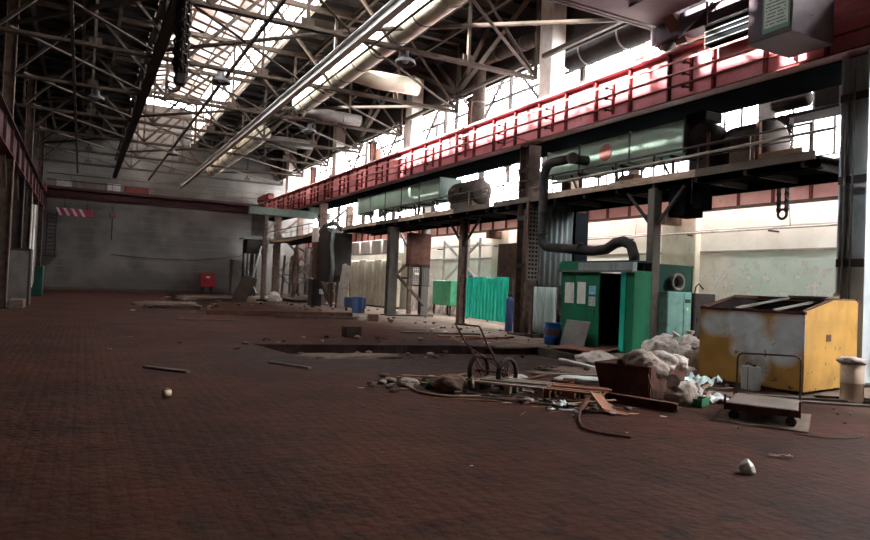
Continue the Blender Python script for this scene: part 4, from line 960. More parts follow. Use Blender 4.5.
# things in the heap
solo(MB().ibeam((6.88, 7.68, .07), (7.24, 6.5, .07), .1, .12, .015), 'steel_beam', 'rust', 'dark rusty beam lying on the ground in front of the tub', 'beam')
solo(MB().bar((9.28, 11.58, .1), (9.3, 10.35, .05), .12, .06, b=.012), 'lamp_tube', 'white_paint', 'long white lamp housing lying on the floor behind the tub', 'lamp housing')
def box_open(name, label, c_, size, rz, m, cat, tilt=0):
    t = thing(name, label, cat, c_, rz); w_, d_, h_ = size; b = MB()
    b.box(-w_/2, w_/2, -d_/2, d_/2, 0, .012).box(-w_/2, -w_/2+.012, -d_/2, d_/2, 0, h_).box(w_/2-.012, w_/2, -d_/2, d_/2, 0, h_).box(-w_/2, w_/2, -d_/2, -d_/2+.012, 0, h_).box(-w_/2, w_/2, d_/2-.012, d_/2, 0, h_)
    b.build('body', m, t, True)
    MB().obox((-w_/2-.06, 0, h_+.01), (.14, d_, .008), Euler((0, .5, 0)).to_matrix()).build('flap', m, t, True); MB().obox((w_/2+.05, 0, h_-.02), (.14, d_, .008), Euler((0, -.8, 0)).to_matrix()).build('flap', m, t, True)
    return t
box_open('cardboard_box', 'torn reddish cardboard box standing behind the brown pallet', (6.9, 8.5, .0), (.3, .22, .14), .5, 'cardboard', 'cardboard box')
def panel(name, label, c_, size, rot, m, cat):
    o = MB().obox((0, 0, 0), size, Euler(rot).to_matrix(), .004); zs = min(v.z for v in o.v); o.v = [v+V((c_[0], c_[1], c_[2]-zs)) for v in o.v]; return tag(o.build(name, m), label, cat)
panel('cardboard_sheet', 'square brown cardboard sheet propped up before the pallets', (6.22, 6.85, 0), (.34, .3, .015), (.7, .25, .3), 'cardboard', 'cardboard')
panel('cardboard_sheet', 'flat brown cardboard piece under the propped sheet', (6.28, 6.7, 0), (.36, .18, .012), (.05, .1, -.6), 'cardboard', 'cardboard')
panel('loose_board', 'long board leaning on the right pallet edge', (6.25, 7.2, .0), (.07, .8, .02), (.2, 0, -.9), 'cardboard', 'board')
panel('loose_board', 'narrow plank under the pallets at the rubbish heap front', (5.6, 7.75, 0), (.07, 1.3, .02), (0, .1, .75), 'wood_grey', 'board')
panel('loose_board', 'brown plank at the left end of the rubbish heap', (5.1, 9.85, 0), (.1, 1.1, .02), (0, .05, .5), 'wood', 'board')
panel('loose_board', 'red brown block standing behind the brown sack', (5.35, 9.3, 0), (.16, .1, .16), (0, 0, .4), 'rust_orange', 'board')
panel('loose_board', 'narrow stick on the ground left of the rubbish heap', (4.85, 8.1, 0), (.03, .9, .02), (0, 0, 1.0), 'wood', 'board')
panel('loose_board', 'plank lying across the ground between tub and yellow bin', (8.75, 7.3, .04), (.09, .95, .03), (.06, 0, .7), 'wood_grey', 'board')
panel('loose_board', 'plank crossing the other planks between tub and yellow bin', (8.7, 7.5, .0), (.08, .9, .03), (.03, 0, -.6), 'wood_grey', 'board')
panel('loose_board', 'short pale plank by the green crate', (8.5, 7.05, .05), (.06, .55, .025), (.12, 0, -1.0), 'wood', 'board')
panel('loose_board', 'dark plank under the striped bag', (9.0, 7.9, 0), (.1, 1.1, .03), (0, 0, -1.1), 'rust', 'board')
panel('metal_strip', 'rusty strip lying along the foot of the yellow bin', (10.3, 8.6, 0), (.1, 1.2, .04), (0, 0, .3), 'rust', 'strip')
panel('loose_board', 'weathered plank lying alone on the dark floor at the left', (1.32, 11.82, 0), (.11, .95, .04), (0, 0, .68), 'wood_grey', 'board')
panel('loose_board', 'thin weathered plank in front of the trench', (3.45, 12.1, 0), (.08, 1.05, .035), (0, 0, .5), 'wood_grey', 'board')
t = thing('plastic_crate', 'flat green plastic crate in the rubbish right of the tub', 'crate', (8.05, 6.85, 0), .4)
MB().box(-.18, .18, -.11, .11, 0, .02).box(-.18, -.165, -.11, .11, 0, .12).box(.165, .18, -.11, .11, 0, .12).box(-.18, .18, -.11, -.095, 0, .12).box(-.18, .18, .095, .11, 0, .12).build('body', 'bottle_green', t, True); MB().box(-.19, .19, -.12, -.11, .1, .13).box(-.19, .19, .11, .12, .1, .13).build('rim', 'bottle_green', t, True)
def crumple(name, label, c_, sx, sy, rz, h, m, cat, seed, grp=None, fall=.0):
    R = Matrix.Rotation(rz, 3, 'Z')
    fn = lambda u, v: V(c_)+R@V(((u-.5)*sx, (v-.5)*sy, .01+max(0, h*(.55+.9*noise.noise(V((u*4+seed, v*4, seed)))+.4*noise.noise(V((u*9, v*9+seed, 2)))))))
    return tag(MB().sheet(fn, 14, 12, .004).build(name, m), label, cat, grp)
crumple('striped_bag', 'blue-white printed plastic bag spread over the rubbish left of the yellow bin', (9.35, 7.95, .05), .75, .5, .3, .2, 'cloth_blue_white', 'plastic bag', 3)
crumple('plastic_sheet', 'torn white plastic sheet left of the trolley', (8.6, 6.95, 0), .45, .3, -.3, .1, 'white_plastic', 'plastic sheet', 5)
crumple('plastic_sheet', 'grey plastic rag hanging down the right end of the tub', (8.35, 7.2, 0), .3, .25, .3, .25, 'sack', 'plastic sheet', 9)
crumple('plastic_sheet', 'white rag in the rubble before the pallets', (5.9, 7.3, 0), .25, .16, .3, .07, 'white_plastic', 'rag', 11)
crumple('dirt_sheet', 'flat grey mat lying under the trolley', (8.2, 5.9, -.004), 1.5, 1.1, .55, .012, 'rubble', 'mat', 13)
solo(MB().tube([(6.15, 7.1, .12), (5.85, 6.85, .06), (5.62, 6.6, .02), (5.42, 6.35, .02), (5.22, 6.05, .02), (5.2, 5.85, .02), (5.3, 5.65, .02), (5.42, 5.5, .02)], .016, 8), 'rubber_hose', 'rust', 'thick brown hose curling over the floor before the cardboard', 'hose')
solo(MB().tube([(4.62, 9.75, .06), (4.5, 9.2, .03), (4.45, 8.8, .02), (4.6, 8.45, .02), (4.85, 8.25, .02), (5.1, 8.1, .05)], .02, 8), 'rubber_hose', 'wood', 'pale brown hose along the left front of the rubbish heap', 'hose')
solo(MB().tube([V((8.15, 5.5, .01))+V((.55*math.cos(a), -.35+.5*math.sin(a), 0)) for a in [math.radians(q) for q in range(190, 330, 20)]], .006, 6), 'cable', 'pipe_black', 'thin black cable looped on the mat under the trolley', 'cable')
solo(MB().tube([(7.45, 7.28, .52), (7.3, 7.05, .3), (7.42, 7.12, .15), (7.36, 7.05, .02)], .008, 6), 'rope', 'wood', 'pale rope hanging over the front corner of the tub', 'rope')
crumple('plastic_strip', 'curved yellowish strip lying in the right foreground', (6.33, 4.36, 0), .24, .05, -.7, .03, 'beige_tin', 'strip', 21)
t = thing('enamel_mug', 'small beige cup lying on the dark floor below the left plank', 'cup', (1.06, 9.29, 0))
MB().lathe((1.06, 9.29, .045), [(0, -.06), (.045, -.06), (.05, .05), (.044, .05), (.04, -.05), (0, -.05)], 16, 'x').build('body', 'beige_tin', t); MB().tube([V((1.06+.03*math.cos(a), 9.29, .09+.02*math.sin(a))) for a in [0, .8, 1.6, 2.4, PI]], .005, 6).build('handle', 'beige_tin', t)
# waste can and machine at the right edge, strips on the floor
t = thing('waste_can', 'beige cylindrical can with a grey bag over its rim, right of the yellow bin', 'can', (11.1, 6.42, 0))
MB().lathe((11.1, 6.42, 0), [(0, 0), (.17, 0), (.175, .02), (.17, .03), (.17, .3), (.175, .31), (.17, .32), (.17, .62), (.155, .62), (.155, .03), (0, .03)], 28).build('body', 'beige_tin', t)
b = MB(); vs, fs = ICO[3]
b.add([V((11.1, 6.42, .66))+V((v.x*.21, v.y*.21, v.z*.07))*(1+.35*noise.noise(v*2.5+V((3, 1, 7)))) for v in vs], fs, True); b.build('plastic_liner', 'sack', t)
t = thing('machine_foot', 'dark machine with clamps at the right edge of the picture', 'machine', (11.75, 6.3, 0))
MB().box(11.35, 12.2, 5.85, 6.25, .28, .36, .01).build('table', 'duct_grey', t); MB().box(11.45, 12.2, 5.9, 6.2, .36, .7, .03).build('body', 'dark_steel', t)
MB().box(11.5, 11.62, 5.95, 6.15, 0, .28).box(12.0, 12.15, 5.95, 6.15, 0, .28).build('leg', 'dark_steel', t); MB().box(11.2, 11.4, 5.95, 6.2, .24, .42, .02).build('clamp', 'dark_steel', t); MB().box(11.62, 11.8, 5.86, 5.9, .75, 1.3).box(11.55, 11.95, 5.9, 6.2, .7, 1.3, .03).build('cover', 'rust_orange', t)
MB().lathe((11.52, 5.88, .2), [(0, -.04), (.1, -.04), (.1, .04), (0, .04)], 16, 'y').build('hand_wheel', 'dark_steel', t)
for i, (a, b_, l) in enumerate((((9.6, 6.95, .02), (11.6, 5.4, .02), 'long grey strip on the floor right of the trolley, nearer one'), ((9.8, 7.3, .02), (11.9, 5.7, .02), 'long grey strip on the floor right of the trolley, closer to the yellow bin'))):
    solo(MB().bar(a, b_, .09, .03, b=.004), 'floor_strip', 'wood_grey', l, 'strip')
solo(MB().bar((10.9, 6.9, .02), (12.4, 5.9, .02), .05, .04), 'floor_rail', 'duct_grey', 'thin metal bar lying behind the waste can', 'bar')

# ---------------------------------------------------------------- the green cabin
t = thing('green_cabin', 'bright green sheet metal cabin with sliding door and dark doorway', 'cabin', (12.8, 14.5, 0))
X0, X1, Y0, Y1, H = 12.77, 13.36, 13.0, 16.0, 2.43
MB().box(X0+.06, 15.3, Y1-.04, Y1, 0, 2.2).build('end_wall', 'green_dark', t)
MB().box(15.26, 15.3, Y0+.35, Y1-.04, 0, 2.4).build('back_wall', 'green_dark', t)
MB().box(X0, X1, Y0, Y0+.04, 0, 2.2, .004).build('corner_wall', 'green_cabin', t)
MB().box(X1-.04, X1, Y0+.04, Y0+.35, 0, 2.2).build('corner_wall', 'green_cabin', t)
ew = MB().box(X1, 15.3, Y0+.35, Y0+.39, 0, 2.4).build('extension_wall', 'green_dark', t)
MB().ext([(X1, Y0+.33, 2.4), (15.34, Y0+.33, 2.4), (15.34, Y1, 2.4), (X1, Y1, 2.4)], (0, 0, .04)).build('extension_roof', 'green_dark', t)
# front: fixed panel, sliding door, door opening, narrow jamb
MB().box(X0, X0+.04, 15.36, 16.0, 0, 2.2, .004).build('front_panel', 'green_cabin', t)
dd = MB().box(X0-.05, X0-.015, 14.28, 15.34, .05, 2.16, .004).build('sliding_door', 'green_cabin', t)
b = MB()
for y in (14.29, 14.8, 15.3): b.box(X0-.062, X0-.05, y, y+.035, .06, 2.15)
for z in (.06, 1.0, 2.1): b.box(X0-.062, X0-.05, 14.29, 15.33, z, z+.035)
b.build('door_frame', 'green_cabin', dd); MB().tube([(X0-.06, 14.4, .95), (X0-.1, 14.4, .95), (X0-.1, 14.4, 1.12), (X0-.06, 14.4, 1.12)], .01, 6).build('door_handle', 'dark_steel', dd)
b = MB()
for y in (15.42, 15.66, 15.9): b.box(X0-.008, X0, y, y+.02, .05, 2.15)
b.build('panel_rib', 'green_cabin', t)
MB().box(X0-.02, X0+.04, 13.0, 13.45, 0, 2.2, .004).build('door_jamb', 'green_cabin', t)
MB().box(X0-.05, X0-.02, 13.3, 13.47, .05, 2.15, .004).build('open_door_leaf', 'green_sheet', t)
MB().box(X0-.09, X0+.05, 15.15, 16.05, 2.2, 2.43, .01).build('roof_fascia', 'green_cabin', t)
fa = MB().box(X0-.11, X0+.05, 12.98, 15.15, 2.18, 2.42, .01).build('roof_fascia', 'grey_paint', t)
MB().box(X0-.13, X0-.06, 12.98, 16.05, 2.15, 2.2).build('door_track', 'duct_grey', t)
MB().box(X0-.05, X1+.02, Y0-.02, Y1+.02, 2.42, 2.47, .01).build('roof', 'green_dark', t)
MB().box(X0+.04, 15.2, Y0+.39, Y1-.05, 0, .05).build('cabin_floor', 'rust', t)
MB().box(14.0, 14.5, 15.2, 15.8, .05, 1.0, .02).build('inner_cabinet', 'dark_steel', t)
MB().lathe((14.5, Y0+.33, 1.96), [(.0, 0), (.2, 0), (.2, -.14), (.24, -.16), (.24, -.22), (.2, -.22), (.17, -.2), (.17, -.03), (0, -.03)], 28, 'y').build('round_port', 'duct_grey', t)
MB().lathe((14.5, Y0+.3, 1.96), [(.0, -.02), (.16, -.02), (.16, 0), (0, 0)], 24, 'y').build('port_opening', 'black_gap', t)
def poster(label, y0, y1, z0, z1, X, m, lines, seed, name='paper_notice'):
    t = thing(name, label, 'notice', (X, (y0+y1)/2, z0)); MB().box(X-.003, X, y0, y1, z0, z1).build('sheet', m, t)
    r = random.Random(seed); b = MB(); h = (z1-z0)/(lines+1)
    for i in range(lines):
        y = y1-.03; z = z1-h*(i+.7)
        while y > y0+.05:
            w_ = r.uniform(.015, .05)
            if r.random() < .75: b.box(X-.0045, X-.003, max(y-w_, y0+.02), y, z-h*.35, z)
            y -= w_+.015
    b.build('print', 'ink' if m != 'paper' else 'sign_white', t); return t
poster('white paper notice on the left fixed panel of the green cabin', 15.42, 15.82, 1.24, 1.84, X0-.009, 'paper', 14, 1)
poster('white paper notice on the left half of the sliding green door', 14.84, 15.2, 1.24, 1.86, X0-.063, 'paper', 14, 2)
poster('light blue notice on the sliding green door', 14.42, 14.7, 1.52, 1.76, X0-.063, 'paper_blue', 4, 3)
poster('small white notice below the light blue one', 14.42, 14.7, 1.2, 1.46, X0-.063, 'white_paint', 5, 4)
# locker and dark cabinet
t = thing('metal_locker', 'pale green metal locker standing right of the brown post', 'locker', (14.15, 12.95, 0))
MB().box(13.7, 14.62, 12.77, 13.2, .05, 1.69, .01).build('body', 'locker_green', t)
dl = MB().box(13.72, 14.3, 12.75, 12.77, .08, 1.66, .004).build('door', 'locker_green', t); dr = MB().box(14.32, 14.6, 12.75, 12.77, .08, 1.66, .004).build('door', 'locker_green', t)
MB().box(14.4, 14.48, 12.735, 12.75, 1.2, 1.28, .004).build('lock', 'white_paint', dr); MB().box(14.36, 14.56, 12.745, 12.75, 1.4, 1.5).build('vent', 'green_dark', dr)
MB().box(13.74, 14.58, 12.8, 13.16, 0, .05).build('plinth', 'dark_steel', t)
t = thing('dark_cabinet', 'dark purple-brown steel cabinet between locker and yellow bin', 'cabinet', (15.5, 13.3, 0))
MB().box(15.1, 15.95, 13.1, 13.6, .04, 1.68, .01).build('body', 'dark_steel', t); MB().box(15.12, 15.93, 13.08, 13.1, .07, 1.65, .004).build('door', 'dark_steel', t); MB().box(15.2, 15.23, 13.06, 13.08, .85, 1.0).build('handle', 'dark_steel', t)
MB().box(15.15, 15.9, 13.15, 13.55, 0, .04).build('plinth', 'dark_steel', t)
MB().tube([(15.35, 13.3, 1.68), (15.38, 13.3, 1.85), (15.5, 13.3, 1.95), (15.7, 13.3, 1.8)], .02, 6).build('bent_pipe', 'dark_steel', t)

# ---------------------------------------------------------------- round the lattice column (second from the camera)
def corrug(x0, x1, y, z0, z1, n, amp, axis='x'):
    def fn(u, v):
        q = x0+(x1-x0)*u; w_ = amp*math.sin(u*n*2*PI)
        return (q, y+w_, z0+(z1-z0)*v) if axis == 'x' else (y+w_, q, z0+(z1-z0)*v)
    return MB().sheet(fn, n*8, 1, .006)
t = thing('sheet_cladding', 'dark grey corrugated sheets on the lattice column behind the elbow pipe', 'cladding', (14.7, 18.7, 1.4))
for a, b_ in ((13.9, 14.62), (14.62, 15.3)): corrug(a, b_, 18.68, 1.45, 4.58, 3, .03).build('corrugated_sheet', 'cladding_grey', t)
MB().box(13.9, 15.3, 18.71, 18.74, 1.5, 1.6).box(13.9, 15.3, 18.71, 18.74, 4.4, 4.5).build('fixing_rail', 'dark_steel', t)
solo(MB().box(15.32, 15.9, 18.55, 18.68, 1.3, 4.38, .01), 'cover_sheet', 'girder_under', 'narrow black sheet beside the grey corrugated cladding', 'sheet')
t = thing('perforated_panel', 'upright perforated steel strip left of the grey cladding', 'grating', (13.58, 18.68, 1.9))
b = MB(); zz = 1.9
for x in (13.36, 13.5, 13.64, 13.78): b.box(x, x+.035, 18.62, 18.65, 1.9, 4.5)
while zz < 4.5: b.box(13.36, 13.815, 18.62, 18.65, zz, zz+.06); zz += .145
b.build('grating', 'bar_grey', t); MB().box(13.34, 13.86, 18.66, 18.68, 1.9, 4.5).build('backing', 'black_gap', t); MB().box(13.3, 13.36, 18.6, 18.68, 1.8, 4.6).box(13.81, 13.86, 18.6, 18.68, 1.8, 4.6).build('frame', 'brown_steel', t)
t = thing('screen_curtain', 'pale blue ribbed welding curtain hanging in a metal frame by the green cabin', 'curtain', (13.0, 17.1, 0))
MB().sheet(lambda u, v: (13.0+.022*math.sin(u*34)+.012*math.sin(u*83), 16.52+1.2*u, .22+1.46*v+.03*math.sin(u*7)*(1-v)), 120, 4, .006).build('cloth', 'cloth_blue_white', t)
MB().tube([(13.05, 16.45, 0), (13.05, 16.45, 1.74), (13.05, 17.82, 1.76), (13.05, 17.82, 0)], .02, 8).build('frame', 'dark_steel', t)
MB().cyl((13.05, 16.45, .2), (13.05, 17.82, .2), .012, 8).build('lower_bar', 'dark_steel', t)
t = thing('plastic_drum', 'blue plastic drum half hidden behind the pale curtain', 'drum', (12.3, 15.75, 0))
MB().lathe((12.3, 15.75, 0), [(0, 0), (.2, 0), (.24, .03), (.25, .2), (.26, .22), (.25, .24), (.25, .42), (.26, .44), (.25, .46), (.24, .62), (.26, .64), (.22, .64), (.22, .1), (0, .1)], 24).build('body', 'blue', t)
MB().lathe((12.3, 15.75, .3), [(.262, 0), (.264, .01), (.264, .15), (.262, .16)], 24).build('label_band', 'rust_orange', t)
t['label'] = 'blue plastic drum between the pale curtain and the leaning grey sheet'
t = thing('steel_bucket', 'blue bucket with rusty pipes behind the blue drum', 'bucket', (13.2, 16.2, 0))
MB().lathe((13.2, 16.2, 0), [(0, 0), (.18, 0), (.22, .75), (.2, .75), (.17, .03), (0, .03)], 20).build('body', 'blue_dull', t); MB().cyl((13.15, 16.15, .1), (13.1, 16.1, 1.2), .025, 8).build('pipe_piece', 'rust_orange', t); MB().cyl((13.25, 16.2, .1), (13.27, 16.12, 1.1), .025, 8).build('pipe_piece', 'rust', t)
o = MB().obox((12.3, 14.75, .37), (.03, 1.0, .78), Euler((0, .28, 0)).to_matrix(), .004); zs = min(v.z for v in o.v); o.v = [v-V((0, 0, zs)) for v in o.v]
t = thing('leaning_sheet', 'dull grey metal sheet leaning before the cabin front panel', 'metal sheet', (12.3, 14.75, 0)); o.build('sheet', 'duct_grey', t)
MB().bar((12.42, 14.26, .76), (12.42, 15.24, .76), .02).build('rolled_edge', 'grey_paint', t)
MB().bar((12.62, 14.7, 0), (12.44, 14.7, .72), .03).build('prop', 'dark_steel', t)
t = thing('floor_plate', 'warped rust-orange plate on the floor before the cabin doorway', 'plate', (12, 13.9, 0))
MB().sheet(lambda u, v: (11.2+1.4*u+.5*v*u, 14.4-1.3*v+.4*u, .03+.07*abs(math.sin(3*u+2*v))), 10, 10, .012).build('plate', 'rust_orange', t)
for i, (x, y, l) in enumerate(((13.95, 20.5, 'tall dull blue gas cylinder left of the lattice column'), (14.2, 20.75, 'second dull blue gas cylinder behind the first, by the green fence'))):
    t = thing('gas_cylinder', l, 'gas cylinder', (x, y, 0)); MB().lathe((x, y, 0), [(0, 0), (.11, 0), (.115, .05), (.115, 1.1), (.1, 1.18), (.06, 1.24), (.03, 1.27), (0, 1.27)], 20).build('body', 'blue_dull', t); MB().lathe((x, y, 1.27), [(.03, 0), (.03, .06), (.05, .07), (.05, .13), (0, .13)], 12).build('valve', 'dark_steel', t)
t = thing('bent_arm_machine', 'rusty bent arm machine at the foot of the lattice column', 'machine', (13.3, 18.2, 0))
MB().tube([(13.45, 18.15, 0), (13.45, 18.15, 1.1), (13.42, 18.1, 1.3), (13.35, 17.8, 1.42), (13.3, 17.4, 1.35)], [.13, .12, .11, .09, .05], 12).build('arm', 'rust', t)
MB().box(13.2, 13.7, 17.9, 18.4, 0, .12, .02).build('base', 'dark_steel', t); MB().cyl((13.25, 18.45, .12), (13.25, 18.45, .85), .1, 14).build('motor', 'brown_steel', t); MB().box(13.55, 13.9, 18.1, 18.4, 1.1, 1.6, .03).build('head', 'rust', t)
solo(MB().lathe((13.75, 17.95, 0), [(0, 0), (.2, 0), (.2, .35), (.17, .35), (.17, .02), (0, .02)], 18), 'paint_can', 'blue_dull', 'dull blue tin beside the rusty arm machine', 'tin')
# ---------------------------------------------------------------- the bright green fence and what stands behind
t = thing('corrugated_fence', 'bright turquoise green corrugated sheet fence between two posts', 'fence', (16.6, 26.3, 0))
p0, p1 = V((16.9, 28.6, 0)), V((16.55, 24.2, 0)); nrm = V((-.99, .08, 0))
n = 13
pts_ = []
for i in range(n):
    for (du, w_) in ((0, 0), (.3, 0), (.4, 1), (.9, 1)): pts_.append(((i+du)/n, w_*.13))
for j in range(4):
    a, b_ = j*n//4*4, (j+1)*n//4*4; seg = pts_[a:b_+1]; m = MB(); top = 2.02+.05*(j % 2)
    vs = []
    for (u, w_) in seg: q = p0+(p1-p0)*u+nrm*w_; vs += [V((q.x, q.y, .08)), V((q.x, q.y, top)), V((q.x+.01, q.y, .08)), V((q.x+.01, q.y, top))]
    fs = []
    for i in range(len(seg)-1): k = i*4; fs += [(k, k+4, k+5, k+1), (k+2, k+3, k+7, k+6), (k+1, k+5, k+7, k+3), (k, k+2, k+6, k+4)]
    m.add(vs, fs); m.build('sheet_panel', 'green_sheet', t)
for z in (.5, 1.7): MB().bar(p0+V((.03, 0, z)), p1+V((.03, 0, z)), .03, .05).build('rail', 'green_dark', t)
for q in (p0, (p0+p1)/2, p1): MB().bar(q+V((.08, 0, 0)), q+V((.08, 0, 2.0)), .06).build('fence_post', 'dark_steel', t)
panel('wall_sheet', 'rust brown sheet standing against the wall behind the green fence', (18.1, 26.6, 0), (.06, 2.2, 3.75), (0, .02, 0), 'rust', 'sheet')
t = thing('green_tank', 'light green rectangular tank on legs left of the green fence', 'tank', (17.2, 31.0, 0))
MB().box(16.9, 17.9, 30.2, 32.2, .55, 1.85, .03).build('body', 'green_tank', t)
for x in (16.98, 17.82):
    for y in (30.3, 32.1): MB().box(x-.04, x+.04, y-.04, y+.04, 0, .55).build('leg', 'dark_steel', t)
t = thing('blue_tank', 'blue drum standing behind the right end of the green tank', 'tank', (18.0, 29.9, 0)); MB().lathe((17.9, 29.9, 0), [(0, 0), (.4, 0), (.42, .05), (.42, 1.7), (.38, 1.9), (.2, 2.05), (0, 2.08)], 24).build('body', 'blue', t); MB().lathe((17.9, 29.9, 2.05), [(.1, 0), (.1, .1), (0, .1)], 12).build('cap', 'blue_dull', t)
t = thing('white_canister', 'small white canister hanging on the post left of the green fence', 'canister', (16, 27.4, 0)); MB().box(15.9, 16.15, 27.3, 27.6, 0, .6, .05).build('body', 'white_plastic', t); MB().tube([(16.0, 27.4, .6), (16.0, 27.4, .72), (16.0, 27.55, .72), (16.0, 27.55, .6)], .02, 6).build('handle', 'white_plastic', t)
t['label'] = 'small white canister beside the green tank, left of the fence'
t = thing('pale_scaffold', 'pale crossed scaffold bars before the cream wall left of the fence', 'scaffold', (17.8, 31, 0))
for (a, b_) in (((29.2, 3.9), (32.6, 1.9)), ((29.2, 1.9), (32.8, 4.0)), ((30.5, 1.85), (31.2, 2.9))): MB().bar((17.9, a[0], a[1]), (17.9, b_[0], b_[1]), .1).build('diagonal', 'pale_paint', t)
for y in (29.1, 30.2, 32.9): MB().bar((17.9, y, 0), (17.9, y, 4.1), .09).build('upright', 'pale_paint', t)
for z in (3.0, 3.7): MB().bar((17.9, 28.8, z), (17.9, 33, z), .07).build('ledger', 'pale_paint', t)
# column at y = 30: brown cabinet, mesh box, braces
t = thing('wall_cabinet', 'rusty brown cabinet hanging between the legs of the third column', 'cabinet', (14.6, 29.7, 2.4))
MB().box(14.1, 15.25, 29.4, 29.85, 2.5, 4.1, .02).build('body', 'rust', t); MB().box(14.14, 15.2, 29.37, 29.4, 2.55, 4.05, .005).build('door', 'rust', t)
t = thing('mesh_cage', 'black wire mesh cage under the rusty brown cabinet', 'cage', (14.5, 29.5, 1.7)); b = MB()
for i in range(13): x = 13.95+i*.1; b.box(x, x+.015, 29.3, 29.32, 1.55, 2.45)
for i in range(10): z = 1.55+i*.1; b.box(13.95, 15.17, 29.3, 29.32, z, z+.015)
b.build('mesh', 'dark_steel', t); MB().box(13.9, 15.2, 29.3, 29.34, 2.42, 2.5).box(13.9, 15.2, 29.3, 29.34, 1.5, 1.56).build('frame', 'dark_steel', t); MB().box(14.25, 14.5, 29.1, 29.3, 2.0, 2.15, .03).build('lamp', 'white_paint', t)
# ---------------------------------------------------------------- middle distance
t = thing('welding_machine', 'tall black machine with hood and orange stripe in the middle distance', 'machine', (13.1, 38.5, 0))
MB().ext([(12.7, 37.4, 1.9), (12.7, 37.9, 1.5), (12.7, 39.3, 1.6), (12.7, 39.6, 2.0), (12.7, 39.6, 3.9), (12.7, 39.1, 4.5), (12.7, 38.2, 4.75), (12.7, 37.4, 4.4)], (1.4, 0, 0)).build('hood', 'dark_steel', t)
MB().box(12.66, 12.7, 37.9, 39.2, 2.2, 4.0, .01).build('hood_panel', 'pipe_black', t); MB().tube([(12.9, 37.3, 4.6), (12.8, 37.2, 3.6), (12.95, 37.25, 2.4), (12.8, 37.1, 1.5)], .12, 8).build('hose', 'grey_paint', t)
MB().tube([(12.75, 39.8, 4.3), (12.9, 38.9, 4.9), (13.2, 37.9, 5.0), (13.3, 37.2, 4.6)], .14, 10).build('hood_pipe', 'duct_grey', t)
MB().box(12.5, 12.7, 39.5, 39.9, 1.7, 3.9, .02).build('orange_strip', 'rust_orange', t); MB().box(12.45, 12.75, 39.4, 40.0, 3.9, 4.8, .04).build('pale_strip', 'pale_paint', t)
MB().box(12.4, 13.0, 39.2, 40.2, 0, 1.65, .04).build('pedestal', 'dark_steel', t); MB().box(12.7, 12.9, 38.5, 38.9, .75, 1.05, .03).build('yellow_box', 'bin', t)
for y in (37.4, 38.3): MB().bar((13.3, y, 0), (13.3, y, 1.6), .12).build('leg', 'dark_steel', t)
MB().bar((12.8, 39.0, 1.5), (12.8, 37.6, .5), .1).build('arm', 'dark_steel', t)
t = thing('dirty_blue_crate', 'dull blue box on the floor right of the black hooded machine', 'box', (13.2, 35.6, 0)); MB().box(12.6, 13.4, 33.0, 34.2, .2, .75, .03).build('body', 'blue_dull', t)
for y in (33.1, 34.1):
    for x in (12.7, 13.3): MB().box(x-.04, x+.04, y-.04, y+.04, 0, .2).build('leg', 'dark_steel', t)
t['label'] = 'dull blue box on legs right of the black hooded machine'; t.name = 'blue_crate'
t = thing('plastic_drum', 'blue barrel standing before the grey hanging cloth', 'drum', (12.5, 31.9, 0)); MB().lathe((12.5, 31.9, 0), [(0, 0), (.25, 0), (.27, .05), (.27, .78), (.24, .84), (0, .84)], 20).build('body', 'blue_dull', t); MB().lathe((12.5, 31.9, .84), [(.27, -.1), (.28, -.09), (.28, -.04), (.27, -.03)], 20).build('band', 'blue_dull', t)
t = thing('hanging_cloth', 'grey-beige cloth draped over a stand before the pale cabinets', 'cloth', (13.2, 36.0, 0))
def dr(u, v):
    w_ = 1.9*(1-.25*v); return (13.2+.12*math.sin(u*14)*(1-v*.6)+.1*v, 36.2+(u-.55)*w_+.1*math.sin(v*5), .05+2.55*v-(.3*abs(u-.6) if v > .8 else 0))
MB().sheet(dr, 30, 12, .01).build('cloth', 'drape', t); MB().bar((13.4, 36.0, 0), (13.4, 36.0, 2.6), .06).build('stand', 'dark_steel', t)
for i in range(6):
    y = 38.6+i*1.35
    t = thing('pale_cabinet', 'tall pale switch cabinet in the row along the wall behind the columns', 'cabinet', (17.3, y, 0), 0, 'pale switch cabinets by the wall'); MB().box(16.9, 17.7, y-.58, y+.58, .1, 3.0+.1*(i % 2), .03).build('body', 'cream_old', t)
    MB().box(16.87, 16.9, y-.52, y-.02, .2, 2.9).build('door', 'cream_old', t); MB().box(16.87, 16.9, y+.02, y+.52, .2, 2.9).build('door', 'cream_old', t); MB().box(16.95, 17.65, y-.5, y+.5, 0, .1).build('plinth', 'dark_steel', t)
for i, y in enumerate((36.2, 38.0, 39.8, 41.6, 43.4)):
    solo(MB().box(15.9, 16.6, y-.75, y+.75, 3.35, 4.2, .04), 'vent_box', 'pale_paint', 'cream duct box hanging in a row under the platform behind the columns', 'duct box', 'cream duct boxes under the platform')
t = thing('roof_prop', 'thin dark support posts with a rail behind the third column', 'scaffold', (15.6, 34, 0))
for y in (32.4, 35.0): MB().bar((15.6, y, 0), (15.6, y, 4.4), .2).build('upright', 'brown_steel', t)
MB().bar((15.6, 32.4, 3.2), (15.6, 33.8, 4.4), .1).build('brace', 'dark_steel', t); MB().bar((15.6, 32.4, 1.9), (15.6, 35, 1.9), .1).build('rail', 'dark_steel', t); t['label'] = 'dark support frame with two posts behind the third column'
